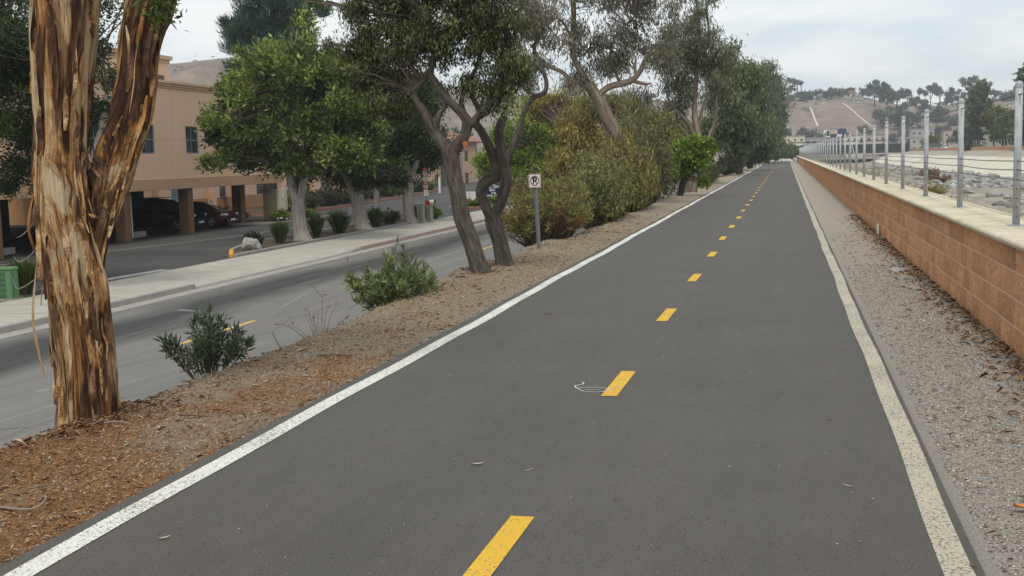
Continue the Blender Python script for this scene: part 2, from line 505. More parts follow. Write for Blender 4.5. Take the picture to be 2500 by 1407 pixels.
c = t.ramp(t.noise(t.mapv(p, (1, 1, .4)), 28, 4, .65), [(.3, (.31, .325, .34)), (.7, (.50, .515, .53))])
t.col(c); t.set(Roughness=.55, Metallic=.25); M['galv'] = t.m
M['cable'] = flat("steel_cable", (.12, .115, .11), .5, .2, 40, .4)
M['cable_lower'] = flat("steel_cable_dusty", (.32, .27, .21), .6, .2, 40, .2)
M['bolt'] = flat("dark_bolt", (.05, .05, .055), .5)
# buildings
def stucco(name, c, var=.08, streak=.1):
    t = NT(name); p = t.pos()
    a = t.noise(p, .5, 4); b = t.noise(t.mapv(p, (1.2, 1.2, .12)), 1, 4); g = t.noise(p, 40, 3)
    k = t.mix(a, tuple(x*(1-var) for x in c), tuple(x*(1+var) for x in c))
    k = t.mix(t.math('MULTIPLY', t.fr(b, .5, .75), streak), k, tuple(x*.55 for x in c))
    t.col(k); t.bump(g, .25, .01); return t.m
M['stucco'] = stucco("peach_stucco", (.69, .465, .325), .09, .22)
M['stucco_band'] = stucco("tan_stucco_band", (.50, .315, .20), .06, .2)
M['stucco_base'] = stucco("brown_stucco_base", (.40, .215, .105))
M['stucco_trim'] = stucco("pale_stucco_trim", (.54, .37, .25))
M['stucco_grey'] = stucco("grey_green_stucco", (.20, .205, .175))
M['soffit'] = flat("soffit_painted_shade", (.06, .042, .034), .9)  # very dark base colour carries carport shade on soffit and back wall
M['column'] = stucco("column_stucco", (.20, .11, .068))
M['frame_blue'] = flat("blue_grey_frame", (.12, .16, .22), .5)
t = NT("dark_glass"); t.col(t.mix(t.noise(t.pos(), .7, 3), (.012, .016, .022), (.04, .05, .06))); t.set(Roughness=.08); t.b.inputs['Specular IOR Level'].default_value = .5; M['glass'] = t.m
t = NT("pale_glass"); t.col((.16, .22, .25)); t.set(Roughness=.1); t.b.inputs['Specular IOR Level'].default_value = .5; M['glass_pale'] = t.m
M['vent'] = flat("grey_vent", (.10, .09, .08), .7)
M['roof_tile'] = flat("clay_roof_tile", (.27, .15, .105), .9, .25, 4)
M['roof_grey'] = flat("grey_roof", (.30, .29, .28), .9, .2, 1)
for nm, cc in (('wall_pink', (.46, .36, .32)), ('wall_cream', (.60, .55, .44)), ('wall_grey', (.36, .35, .34)), ('wall_white', (.68, .66, .62))):
    M[nm] = flat(nm, cc, .9, .1, .3)
M['steel_dark'] = flat("dark_painted_steel", (.035, .033, .032), .6, .3, 2)
M['metal_pole'] = flat("sign_pole_steel", (.20, .205, .21), .5, .2, 30, .4)
M['sign_white'] = flat("sign_white", (.72, .70, .68), .5, .04, 12)
M['sign_pinkish'] = flat("sign_aged_white", (.68, .60, .58), .5, .06, 30)
M['ink'] = flat("black_ink", (.018, .014, .014), .5)
M['ink_maroon'] = flat("dark_maroon_ink", (.075, .012, .014), .5)
M['red_plate'] = flat("red_sign_plate", (.50, .06, .05), .5, .2, 30)
M['navy'] = flat("navy_sign", (.012, .02, .085), .5, .15, 6)
M['orange_sign'] = flat("yellow_warning_sign", (.75, .36, .02), .5, .1, 5)
M['red_paint'] = flat("red_enamel", (.28, .015, .015), .4)
M['cab_green'] = flat("green_cabinet_paint", (.105, .22, .105), .6, .15, 12)
M['cab_green_dark'] = flat("green_cabinet_louvre", (.06, .12, .07), .7, .15, 12)
M['cab_grey'] = flat("grey_cabinet_paint", (.24, .25, .19), .6, .12, 8)
M['cab_grey_dark'] = flat("grey_cabinet_door", (.12, .125, .095), .6, .12, 8)
M['cab_beige'] = flat("beige_cabinet_paint", (.40, .31, .20), .6, .1, 8)
M['teal'] = flat("teal_plastic", (.10, .33, .27), .5)
t = NT("boulder_rock"); p = t.pos(); f = t.noise(p, 3, 5, .65)
t.col(t.ramp(f, [(.3, (.16, .155, .15)), (.55, (.31, .305, .295)), (.75, (.48, .47, .44))])); t.bump(f, .6, .08); M['rock'] = t.m
t = NT("garden_rock"); p = t.pos(); f = t.noise(p, 7, 5, .7)
t.col(t.ramp(f, [(.3, (.13, .12, .115)), (.52, (.33, .315, .30)), (.72, (.55, .50, .40))])); t.bump(f, .8, .05); M['garden_rock'] = t.m
t = NT("car_black"); t.col((.006, .006, .007)); t.set(Roughness=.22); t.b.inputs['Specular IOR Level'].default_value = .5; M['car_black'] = t.m
t = NT("car_red"); t.col((.085, .008, .01)); t.set(Roughness=.2); t.b.inputs['Specular IOR Level'].default_value = .5; M['car_red'] = t.m
M['car_white'] = flat("car_white", (.7, .7, .7), .3, .03)
M['car_grey'] = flat("car_grey", (.25, .26, .28), .3, .03)
M['tyre'] = flat("tyre_rubber", (.015, .015, .015), .9)
M['rim'] = flat("alloy_rim", (.45, .45, .46), .35, .05, 8, .6)
M['lamp_glass'] = flat("lamp_glass", (.6, .62, .64), .15, .05)
M['chrome'] = flat("chrome_trim", (.55, .55, .56), .2, .05, 8, .8)
# bark
def euc_bark(name, lo, hi, cream):
    """smooth cream under-bark showing through peeling orange and dark brown plates; lo/hi set how much old dark bark is left"""
    t = NT(name); v = t.attr('tc')
    big = t.noise(t.mapv(v, (3.4, 3.4, .8)), 1, 6, .66, .9)
    med = t.noise(t.mapv(v, (10, 10, 1.15), (3, 5, 1)), 1, 7, .7, 1.2)
    fin = t.noise(t.mapv(v, (75, 75, 5.5)), 1, 4, .65, .6)
    smooth = t.ramp(t.noise(t.mapv(v, (9, 9, 1.1), (7, 2, 3)), 1, 4, .6, .6), [(.3, (.36, .25, .14)), (.5, (.50, .38, .235)), (.72, (.60, .49, .335))])
    peel = t.ramp(med, [(.34, (.055, .026, .015)), (.40, (.17, .07, .026)), (.46, (.36, .17, .06)), (.53, (.50, .30, .13)), (.58, (.60, .43, .25)), (.68, (.66, .53, .36))])
    dark = t.ramp(med, [(.34, (.016, .010, .008)), (.44, (.05, .027, .018)), (.52, (.115, .062, .038)), (.57, (.26, .14, .065)), (.66, (.36, .25, .16))])
    c = t.mix(t.fr(big, lo, lo+.045), smooth, peel)
    c = t.mix(t.fr(big, hi, hi+.04), c, dark)
    c = t.mix(t.math('MULTIPLY', t.fr(fin, .58, .68), .6), c, t.mix(1.0, c, (.34, .25, .19), 'MULTIPLY'))
    crk = t.noise(t.mapv(v, (26, 26, .9), (1, 8, 2)), 1, 5, .65, .8)
    c = t.mix(t.math('MULTIPLY', t.fr(crk, .585, .625), .85), c, (.03, .017, .011))
    t.col(c); t.set(Roughness=.9); t.b.inputs['Specular IOR Level'].default_value = .15
    h = t.math('ADD', t.math('MULTIPLY', t.fr(big, lo, hi+.05), .8), t.math('ADD', med, t.math('MULTIPLY', fin, .6)))
    t.bump(h, .9, .03)
    return t.m
M['bark_euc'] = euc_bark("eucalyptus_bark", .425, .52, 1)
M['bark_euc_old'] = euc_bark("eucalyptus_old_bark", .37, .455, 0)
M['bark_grey'] = bark_mat("grey_brown_bark", [(.28, (.035, .029, .024)), (.5, (.092, .077, .064)), (.72, (.165, .14, .118))], .18, 26)
M['bark_pale'] = bark_mat("pale_grey_bark", [(.28, (.17, .15, .13)), (.5, (.29, .265, .235)), (.72, (.42, .39, .35))], .15, 9, .3, .15)
M['bark_tan'] = bark_mat("tan_eucalyptus_bark", [(.28, (.075, .055, .043)), (.48, (.20, .155, .122)), (.72, (.37, .30, .245))], .10, 7, .5)
M['bark_dark'] = bark_mat("dark_bark", [(.28, (.018, .015, .013)), (.5, (.045, .038, .032)), (.72, (.095, .08, .066))], .2, 10)
M['cut_wood'] = flat("cut_wood", (.36, .13, .05), .9, .2, 20)
M['knot'] = flat("knot_hole", (.018, .011, .008), 1)
# foliage
M['lf_ficus'] = leaf_mat("ficus_leaf", (0.029, 0.048, 0.014), (0.098, 0.143, 0.035), (0.342, 0.406, 0.090))
M['lf_ficus_dark'] = leaf_mat("ficus_leaf_dark", (0.013, 0.022, 0.008), (0.035, 0.057, 0.016), (0.117, 0.166, 0.034))
M['lf_twin'] = leaf_mat("olive_leaf", (0.034, 0.044, 0.022), (0.097, 0.112, 0.047), (0.279, 0.310, 0.109))
M['lf_euc'] = leaf_mat("eucalyptus_leaf", (0.077, 0.079, 0.055), (0.185, 0.174, 0.122), (0.367, 0.326, 0.238))
M['lf_euc_b'] = leaf_mat("eucalyptus_leaf_green", (0.054, 0.069, 0.040), (0.137, 0.155, 0.085), (0.295, 0.309, 0.161))
M['lf_row'] = leaf_mat("row_tree_leaf", (0.040, 0.059, 0.031), (0.111, 0.144, 0.070), (0.273, 0.296, 0.130))
M['lf_pine'] = leaf_mat("pine_needle", (0.023, 0.055, 0.041), (0.061, 0.126, 0.089), (0.138, 0.227, 0.154), .1)
M['lf_bright'] = leaf_mat("bright_green_leaf", (0.054, 0.093, 0.013), (0.163, 0.240, 0.034), (0.373, 0.497, 0.078), .35)
M['lf_round'] = leaf_mat("round_tree_leaf", (.075, .115, .014), (.19, .27, .035), (.37, .47, .07), .38)
M['lf_gold'] = leaf_mat("golden_leaf", (0.095, 0.081, 0.022), (0.266, 0.224, 0.060), (0.550, 0.448, 0.125))
M['lf_olive'] = leaf_mat("olive_brown_leaf", (0.073, 0.073, 0.024), (0.190, 0.185, 0.059), (0.382, 0.360, 0.121))
M['lf_oleander'] = leaf_mat("oleander_leaf", (0.043, 0.061, 0.025), (0.122, 0.159, 0.064), (0.345, 0.389, 0.144))
M['lf_oleander_grey'] = leaf_mat("oleander_leaf_grey", (0.027, 0.040, 0.025), (0.081, 0.106, 0.062), (0.200, 0.237, 0.138))
M['lf_dry'] = leaf_mat("dry_oleander_leaf", (0.058, 0.044, 0.029), (0.156, 0.124, 0.072), (0.351, 0.273, 0.156))
M['lf_rust'] = leaf_mat("rust_leaf", (.09, .04, .018), (.20, .095, .045), (.32, .18, .09))
M['lf_grass'] = leaf_mat("strap_leaf", (0.028, 0.048, 0.014), (0.091, 0.133, 0.034), (0.266, 0.322, 0.098))
M['lf_hedge'] = leaf_mat("hedge_leaf", (0.019, 0.029, 0.014), (0.054, 0.066, 0.031), (0.132, 0.144, 0.066))
M['lf_lime'] = leaf_mat("lime_leaf", (0.050, 0.083, 0.013), (0.154, 0.220, 0.033), (0.308, 0.396, 0.066), .35)
M['lf_far'] = leaf_mat("far_tree_leaf", (0.032, 0.043, 0.028), (0.076, 0.093, 0.059), (0.139, 0.159, 0.095), .15)
M['lf_far_gray'] = leaf_mat("far_grey_tree_leaf", (.045, .05, .042), (.085, .09, .074), (.14, .14, .11), .15)
M['lf_fargreen'] = leaf_mat("far_green_leaf", (.03, .05, .012), (.085, .13, .028), (.17, .22, .055), .2)
M['twig'] = flat("twig_bark", (.13, .10, .08), .95, .3, 20)
M['twig_pale'] = flat("twig_pale", (.27, .235, .20), .95, .3, 20)
# ------------------------------------------------------------------ ground sheets
def sheet(name, xs, ys, zfun, mat, label=None, cat=None, kind='structure', parent=None, smooth=True):
    xs = np.asarray(xs, float); ys = np.asarray(ys, float)
    X, Y = np.meshgrid(xs, ys)
    Z = zfun(X, Y) if callable(zfun) else np.full_like(X, zfun)
    V = np.stack([X, Y, Z], -1).reshape(-1, 3)
    n = len(xs); m = len(ys)
    i = np.arange(m-1)[:, None]*n+np.arange(n-1)[None]
    F = np.stack([i, i+1, i+n+1, i+n], -1).reshape(-1, 4)
    o = mobj(name, fast_mesh(name, V, F, mat, smooth), parent)
    return tag(o, label, cat, None, kind if parent is None else None)

def gy(a, b, s0, g=1.0):
    r = [a]; s = s0
    while r[-1] < b: r.append(r[-1]+s); s *= g
    r[-1] = b
    return r

sheet('ground', [-3000, 3000], [-200, 4000], -3.7, M['plain'], 'dry tan valley floor reaching to the hills', 'ground')
sheet('left_terrace', np.linspace(-420, -6.4, 12), np.linspace(-40, 700, 12), -1.93, M['plain'], 'flat land under the street and buildings', 'ground')
sheet('valley_floor', np.linspace(-420, 420, 10), np.linspace(432, 1100, 8), lambda X, Y: -1.6+0*X, M['plain'], 'flat ground at the foot of the hill', 'ground')
sheet('right_terrace', [43.2, 420], np.linspace(-40, 700, 6), 0.85, M['plain'], 'flat land behind the far channel wall', 'ground')

# street
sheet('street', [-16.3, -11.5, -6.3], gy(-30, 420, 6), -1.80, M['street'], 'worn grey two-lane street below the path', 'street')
street = bpy.data.objects['street']
def strip(name, pts, w, z, mat, parent, n=1):
    V = []
    P = [Vector((a, b, 0)) for a, b in pts]
    for i, q in enumerate(P):
        d = (P[min(i+1, len(P)-1)]-P[max(i-1, 0)]).normalized(); s = Vector((d.y, -d.x, 0))
        V += [q-s*w/2+Vector((0, 0, z)), q+s*w/2+Vector((0, 0, z))]
    F = [(2*i, 2*i+1, 2*i+3, 2*i+2) for i in range(len(P)-1)]
    me = bpy.data.meshes.new(name); me.from_pydata([tuple(v) for v in V], [], F); me.materials.append(mat); me.update()
    return mobj(name, me, parent)
yd = 20.2
while yd < 180:
    strip('lane_dash', [(-11.55+.006*(yd-20), yd), (-11.55+.006*(yd-17), yd+3.6)], .12, -1.794, M['street_yellow'], street); yd += 10.9
sheet('gutter', [-16.28, -15.78], gy(-30, 260, 5), -1.793, M['gutter'], 'pale concrete gutter along the street', 'gutter')

# pavement with a dropped kerb (driveway apron), kerb pieces as parts
def apron(Y):
    return np.clip((Y-27.2)/1.6, 0, 1)*np.clip((43.4-Y)/1.6, 0, 1)
def walk_z(X, Y):
    k = np.clip((X+19.3)/(19.3-16.45), 0, 1)
    return -1.655-apron(Y)*k*.105
sheet('pavement', [-19.4, -18.4, -17.4, -16.45], gy(-30, 200, 1.1), walk_z, M['sidewalk'], 'pale concrete pavement with a driveway apron', 'pavement')
pav = bpy.data.objects['pavement']
def kerb_piece(x0, x1, y0, y1, zt0, zt1, z0, mat, parent=pav, name='kerb'):
    b = MB()
    b.add([(x0,y0,z0),(x1,y0,z0),(x1,y1,z0),(x0,y1,z0),(x0,y0,zt0),(x1-.03,y0,zt0),(x1-.03,y1,zt1),(x0,y1,zt1)],
          [(0,3,2,1),(4,5,6,7),(0,1,5,4),(1,2,6,5),(2,3,7,6),(3,0,4,7)])
    return b.obj(name, mat, parent, bevel=.012)
def kz(y): return -1.652-float(apron(np.array(y)))*.108
y = -30.0
while y < 27.1: kerb_piece(-16.45, -16.27, y, y+2.98, -1.652, -1.652, -1.85, M['kerb']); y += 3.0
for a, b in ((27.1, 28.8), (28.8, 33.5), (33.5, 38.0), (38.0, 41.8), (41.8, 43.4)):
    kerb_piece(-16.45, -16.27, a, b-.015, kz(a), kz(b), -1.85, M['kerb'])
y = 43.4
while y < 200: kerb_piece(-16.45, -16.27, y, y+2.98, -1.652, -1.652, -1.85, M['kerb_red'] if y < 72 else M['kerb']); y += 3.0
for yj in np.arange(-28, 120, 1.52):
    if 29 < yj < 42: continue
    strip('score_joint', [(-19.38, yj), (-16.47, yj)], .02, -1.6505, M['vent'], pav)

# parking lot behind, with painted lines and planter islands
sheet('parking_lot', np.linspace(-140, -19.38, 5), np.linspace(-30, 260, 5), -1.675, M['lot'], 'dark asphalt car park in front of the buildings', 'car park')
lot = bpy.data.objects['parking_lot']
strip('bay_line', [(-27.3, 36), (-26.7, 42.3), (-25.4, 50.2), (-25.1, 60), (-25.0, 70)], .11, -1.669, M['white_faint'], lot)
strip('bay_line', [(-25.0, 62), (-20.5, 70)], .12, -1.669, M['white_faint'], lot)
strip('bay_line', [(-22.6, 46.2), (-21.9, 48.2)], .12, -1.669, M['white_faint'], lot)
strip('edge_stripe', [(-20.05, 30.2), (-19.75, 34.4)], .42, -1.669, M['white_faint'], lot)

sheet('carport_floor_shade', [-45.5, -28.6], [22.3, 60.0], -1.671, M['carport_floor_shade'], parent=lot)  # added dark sheet standing in for the shade under the carport
def planter(name, poly, label, soil, kmat, ztop=-1.55, special=None):
    root = empty(name, (sum(p[0] for p in poly)/len(poly), sum(p[1] for p in poly)/len(poly), -1.67), label, 'planter')
    o = Vector(root.location)
    b = MB().prism([(p[0]-o.x, p[1]-o.y) for p in poly], 'z', -.02, ztop+1.64)
    b.obj('soil', soil, root)
    n = len(poly)
    cx, cy = o.x, o.y
    for i in range(n):
        p, q = Vector((*poly[i], 0)), Vector((*poly[(i+1) % n], 0))
        d = (q-p).normalized(); s = Vector((d.y, -d.x, 0))
        if (Vector((cx, cy, 0))-p).dot(s) > 0: s = -s
        L = (q-p).length; k = max(1, int(L/3))
        for j in range(k):
            a = p+d*(L*j/k+.004); c = p+d*(L*(j+1)/k-.004)
            bb = MB(); bb.prism([(a.x-o.x, a.y-o.y), (c.x-o.x, c.y-o.y), (c.x+s.x*.16-o.x, c.y+s.y*.16-o.y), (a.x+s.x*.16-o.x, a.y+s.y*.16-o.y)], 'z', -.03, ztop+1.67)
            m = kmat
            if special and i in special[0]: m = special[1]
            bb.obj('kerb', m, root, bevel=.01)
    return root
planter('street_planter', [(-19.62, 64.5), (-19.62, 39.0), (-20.75, 41.3), (-21.4, 43.4), (-21.9, 46), (-22.1, 64.5)],
        'brown planter strip with street trees beside the pavement, yellow kerb nose', M['plant_soil'], M['kerb'], special=((1,), M['kerb_yellow']))
planter('lawn_planter', [(-17.2-2.35, 112), (-19.56, 77), (-21.2, 76.4), (-22.9, 79), (-23.4, 112)],
        'grassy planter with hedge and signs farther along the street', M['lawn'], M['kerb'], special=((1,), M['kerb_bright_red']))
planter('carport_island', [(-27.7, 61.4), (-27.2, 67.5), (-33.5, 70), (-36.5, 63), (-32.5, 60.6), (-30.3, 60.0)],
        'planted island with low green shrubs at the end of the carport', M['plant_soil'], M['kerb'])
planter('building_bed', [(-32.2, 73), (-32.4, 84), (-34.6, 105), (-37.0, 124), (-40, 128), (-39.8, 73)],
        'long shrub bed with red kerb along the farther building', M['plant_soil'], M['kerb_bright_red'])

# ------------------------------------------------------------------ berm, bike path, gravel verge
PATH_L, PATH_R = -3.22, 0.755
def berm_z(X, Y):
    n = fbm(X*1.3, Y*.9, 4, 3)
    cr = -4.55+.22*vnoise(Y*.25, Y*0+3.1, seed=11)+.1*vnoise(Y*.8, Y*0, seed=12)
    top = .025*np.clip((-3.3-X)/.5, 0, 1)+.03*n*np.clip((-3.25-X)/.25, 0, 1)
    drop = np.clip((cr-X)/2.2, 0, 1)
    return top-.012-1.86*(drop**.85)
ys = gy(-6, 40, .11)+gy(40.4, 230, .8)
sheet('berm', np.concatenate([np.linspace(-6.95, -4.8, 16), np.linspace(-4.74, -3.2, 22)]), ys, berm_z, M['berm'], 'bark-mulched earth bank between the path and the street', 'bank')
def path_z(X, Y): return 0*X
sheet('bike_path', [PATH_L, -1.2, PATH_R], gy(-6, 216, 3), 0.0, M['path'], 'smooth grey asphalt bicycle path running straight ahead', 'path')
path = bpy.data.objects['bike_path']
ysl = np.array(gy(-4, 205, .5, 1.004))
wl = [(-3.065+.012*math.sin(v*.7)+.008*math.sin(v*2.3), v) for v in ysl]
strip('edge_line', wl, .125, .004, M['white_line'], path)
wr = [(.665+.006*math.sin(v*.8+1)+.005*math.sin(v*2.1), v) for v in ysl if v < 190]
strip('edge_line', wr, .118, .004, M['white_line_b'], path)
k = 0; yd = 4.03-3*3.66+.02
while yd < 118:
    j = .01*math.sin(k*2.1)
    strip('centre_dash', [(-1.20+j, yd), (-1.185+j, yd+.95)], .112, .004, M['yellow_line'], path); yd += 3.70; k += 1
strip('cross_joint', [(-3.3, 205), (2.0, 205)], .9, .005, M['white_faint'], path)
sheet('far_path', [-3.0, 1.2], gy(216, 430, 20), lambda X, Y: -.02-.0016*(Y-216)+0*X, M['sidewalk'], 'pale end of the path beyond the wall', 'path')
def verge_z(X, Y):
    n = fbm(X*2.1, Y*1.7, 3, 21)
    return -.035+.02*np.clip((X-.95)/.8, 0, 1)+.012*n
sheet('gravel_verge', np.linspace(.74, 1.95, 14), gy(-6, 30, .12)+gy(30.5, 216, 1.0), verge_z, M['gravel'], 'grey gravel verge between the path and the block wall', 'verge')
sheet('path_side', [-60, -3.0], gy(232, 440, 40), lambda X, Y: -.4+0*X, M['plain'], 'dry ground at the end of the path', 'ground')

# chalk mark beside the second dash
def curve_strip(name, pts, w, z, mat, parent=None):
    S = spline(np.array([(a, b, 0, 0) for a, b in pts]), 6)
    return strip(name, [(q[0], q[1]) for q in S], w, z, mat, parent)
ch = empty('chalk_drawing', (-1.33, 8.1, 0.004), 'small white chalk doodle beside a yellow dash on the path', 'chalk mark')
curve_strip('loop', [(-.13, .02), (-.06, -.08), (.04, -.10), (.11, -.02), (.06, .05), (-.04, .06), (-.13, .02)], .008, .001, M['chalk'], ch)
curve_strip('tail', [(-.13, .02), (-.155, .10), (-.11, .17), (-.12, .24)], .009, .0015, M['chalk'], ch)
curve_strip('inner_stroke', [(-.06, -.01), (.0, -.02), (.05, -.01)], .006, .001, M['chalk'], ch)
curve_strip('end_stroke', [(.10, -.02), (.14, .06), (.20, .07)], .008, .002, M['chalk'], ch)

# ------------------------------------------------------------------ creek channel
def near_bank_z(X, Y): return np.interp(X, [1.9, 2.6, 3.0, 8.5], [-.06, -.06, -.15, -2.85])
sheet('near_bank', [1.9, 2.6, 3.0, 5.5, 8.5], gy(-10, 440, 10), near_bank_z, M['bank_tan'], 'sloping near bank of the creek channel', 'bank')
def bed_z(X, Y):
    return -2.85+.18*fbm(X*.28, Y*.12, 4, 31)+np.clip((X-24)/6, 0, 1)*.25-.2*np.exp(-((X-13-3*np.sin(Y*.02))/2.0)**2)
sheet('creek_bed', np.linspace(8.3, 29.5, 40), gy(-10, 440, 1.6, 1.003), bed_z, M['creek'], 'dry tan creek bed with patches of weeds', 'creek bed')
def bank_z(X, Y): return np.interp(X, [28.2, 36.0], [-2.9, -.12])+.06*vnoise(Y*.08, X*.3, seed=5)
fb = sheet('far_bank', [28.2, 30, 32, 34, 36.0], gy(-10, 440, 7), bank_z, M['bank_concrete'], 'pale concrete lining on the far bank', 'bank')
sheet('upper_bank', [36.0, 38, 40, 43.0], gy(-10, 520, 9), lambda X, Y: np.interp(X, [36, 43], [-.14, .92]), M['bank_tan'], 'tan upper slope of the far bank', 'bank')
for yj in range(60, 430, 17):
    strip('bank_joint', [(36.3, yj), (42.6, yj+2)], .12, 0, M['wall_cream'], bpy.data.objects['upper_bank']).location.z = 0
for o in list(bpy.data.objects['upper_bank'].children):
    for v in o.data.vertices: v.co.z = float(np.interp(v.co.x, [36, 43], [-.14, .92]))+.02
# drain apron at the far end of the lined bank
co = empty('concrete_outfall', (31, 302, -2), 'broken pale concrete outfall slabs on the far creek bank', 'outfall')
for k, (x0, y0, w_, l_, dz) in enumerate(((-3.6, -4, 2.6, 5, 0), (-1.4, 1, 3.0, 4, .15), (-4.6, 5, 2.2, 4, -.1), (1.2, 6, 2.4, 5, .1))):
    zz = lambda x: float(np.interp(x+31, [28.2, 36.0], [-2.9, -.12]))+2+dz
    MB().add([(x0, y0, zz(x0)+.1), (x0+w_, y0+.6, zz(x0+w_)+.25), (x0+w_-.4, y0+l_, zz(x0+w_)+.3), (x0+.3, y0+l_-.5, zz(x0)+.15), (x0, y0, zz(x0)-.4), (x0+w_, y0+.6, zz(x0+w_)-.3), (x0+w_-.4, y0+l_, zz(x0+w_)-.3), (x0+.3, y0+l_-.5, zz(x0)-.4)],
             [(0, 1, 2, 3), (4, 7, 6, 5), (0, 4, 5, 1), (1, 5, 6, 2), (2, 6, 7, 3), (3, 7, 4, 0)]).obj('slab', M['bank_concrete'], co)

# boulders
def boulder_mesh(seed, mat, rough=.25, sub=2):
    import bmesh
    bm = bmesh.new(); bmesh.ops.create_icosphere(bm, subdivisions=sub, radius=1)
    P = np.array([v.co[:] for v in bm.verts])
    d = 1+rough*vnoise(P[:, 0]*1.3+seed*9, P[:, 1]*1.3, P[:, 2]*1.3, seed)+rough*.5*vnoise(P[:, 0]*3+seed*5, P[:, 1]*3, P[:, 2]*3, seed+3)
    for v, k in zip(bm.verts, d): v.co *= k
    for _ in range(5):
        n = Vector(RNG.normal(size=3)).normalized(); h = RNG.uniform(.55, .85)
        for v in bm.verts:
            e = v.co.dot(n)-h
            if e > 0: v.co -= n*e*.85
    me = bpy.data.meshes.new('boulder'); bm.to_mesh(me); bm.free(); me.materials.append(mat)
    return me
rock_meshes = [boulder_mesh(s, M['rock']) for s in range(6)]
for i in range(170):
    yy = RNG.uniform(98, 215); xx = RNG.uniform(17.5, 28) if i % 3 else RNG.uniform(23, 29.5)
    if i >= 140: yy = RNG.uniform(215, 330); xx = RNG.uniform(21, 27)
    r = float(np.clip(RNG.lognormal(-.55, .38), .3, 1.25))*(1 if i < 140 else .9)
    zb = float(bed_z(np.array(xx), np.array(yy))) if xx < 28.4 else float(bank_z(np.array(xx), np.array(yy)))
    o = mobj('riprap_boulder', rock_meshes[i % 6], None, (xx, yy, zb+r*.22), RNG.uniform(0, 6.28))
    o.scale = (r*1.25, r*RNG.uniform(.8, 1.2), r*RNG.uniform(.45, .75))
    o.rotation_euler = (RNG.uniform(-.3, .3), RNG.uniform(-.3, .3), RNG.uniform(0, 6.28))
    tag(o, 'grey riprap boulder tumbled on the creek bed below the far bank', 'boulder', 'riprap boulders in the creek bed')
# smaller broken stones in the bed
def scatter_stones(name, xs, ys, rs, zf, mat, label, seed=0, flat_=.6, kind='stuff', parent=None, tint=None):
    n = len(xs); rg = np.random.default_rng(seed)
    base = np.array([(1,0,0),(-.5,.87,0),(-.5,-.87,0),(.1,0,.9),(0,.1,-.8)], float)
    base = np.array([(1,0,0),(0,1,0),(-1,0,0),(0,-1,0),(.15,.1,1),(0,0,-1)], float)
    F0 = np.array([(0,1,4),(1,2,4),(2,3,4),(3,0,4),(1,0,5),(2,1,5),(3,2,5),(0,3,5)])
    J = base[None]*(1+rg.uniform(-.35, .35, (n, 6, 1)))
    a = rg.uniform(0, 6.28, n); ca, sa = np.cos(a), np.sin(a)
    st = rg.uniform(.7, 1.5, n)
    x = J[..., 0]*st[:, None]; yv = J[..., 1]; z = J[..., 2]*flat_
    V = np.stack([x*ca[:, None]-yv*sa[:, None], x*sa[:, None]+yv*ca[:, None], z], -1)*rs[:, None, None]
    V += np.stack([xs, ys, zf], -1)[:, None]
    F = F0[None]+(np.arange(n)*6)[:, None, None]
    tt = rg.uniform(0, 1, n) if tint is None else tint
    o = mobj(name, fast_mesh(name, V.reshape(-1, 3), F.reshape(-1, 3), mat, False, {'tint': np.repeat(tt, 6)}), parent)
    return tag(o, label, 'stones' if parent is None else None, None, kind)
M['stone_tint'] = tint_mat("creek_stones", [(0, (.12, .115, .105)), (.5, (.27, .26, .24)), (1, (.5, .49, .46))])
n = 5200
xs = RNG.uniform(12, 29, n); ys2 = RNG.uniform(80, 300, n)
keep = fbm(xs*.15, ys2*.05, 3, 41) > -.15; xs, ys2 = xs[keep], ys2[keep]
scatter_stones('creek_stones', xs, ys2, RNG.lognormal(-1.5, .45, len(xs)), bed_z(xs, ys2)+.03, M['stone_tint'], 'broken grey stones strewn over the creek bed', 5)
# ------------------------------------------------------------------ block wall beside the path
WX = 1.80
wall = empty('block_wall', (WX, 6, 0), 'long rust-brown split-face block wall with cream coping beside the path', 'wall')
def block_mesh(L, seed):
    nx, nz = 5, 3; H = .2085
    ys_, zs_ = np.linspace(0, L, nx+1), np.linspace(0, H, nz+1)
    V = []; F = []
    for j, z in enumerate(zs_):
        for i, yv in enumerate(ys_):
            edge = i in (0, nx) or j in (0, nz)
            d = -.004 if edge else -.012-.012*float(vnoise(np.array(i*1.7+seed*11), np.array(j*1.9), seed=seed))
            V.append((d, yv, z))
    w = nx+1
    for j in range(nz):
        for i in range(nx): F.append((j*w+i, (j+1)*w+i, (j+1)*w+i+1, j*w+i+1))
    o = len(V)
    V += [(.25, 0, 0), (.25, L, 0), (.25, L, H), (.25, 0, H)]
    F += [(o, o+3, nz*w, 0), (nx, nz*w+nx, o+2, o+1), (nz*w, o+3, o+2, nz*w+nx), (0, nx, o+1, o)]
    me = bpy.data.meshes.new('block'); me.from_pydata(V, [], F); me.materials.append(M['block']); me.update()
    return me
blocks = [block_mesh(.397, s) for s in range(7)]
course_z = [-.012, .2085, .4285, .6485]
for ci, zc in enumerate(course_z):
    for k in range(75):
        yv = 7.4+k*.40+(.2 if ci % 2 else 0)
        mobj('block', blocks[(k*3+ci*2+(k*k) % 5) % 7], wall, (0, yv-6, zc))
b = MB()
for ci, zc in enumerate(course_z):
    off = .2 if ci % 2 else 0
    yv = -6.0
    while yv < 204:
        if yv > 7.4+off-.01 and yv < 37.4+off-.01: yv = 37.4+off
        y1 = min(yv+1.2, 204.0)
        if yv < 7.4+off and y1 > 7.4+off: y1 = 7.4+off
        b.box(-.012, .25, yv-6, y1-.003-6, zc, zc+.2085); yv = y1
tag(b.obj('block_courses', M['block'], wall), None, None, None, 'stuff')
MB().box(-.0025, .24, -12, 197.9, -.2, .866).obj('mortar', M['mortar'], wall)
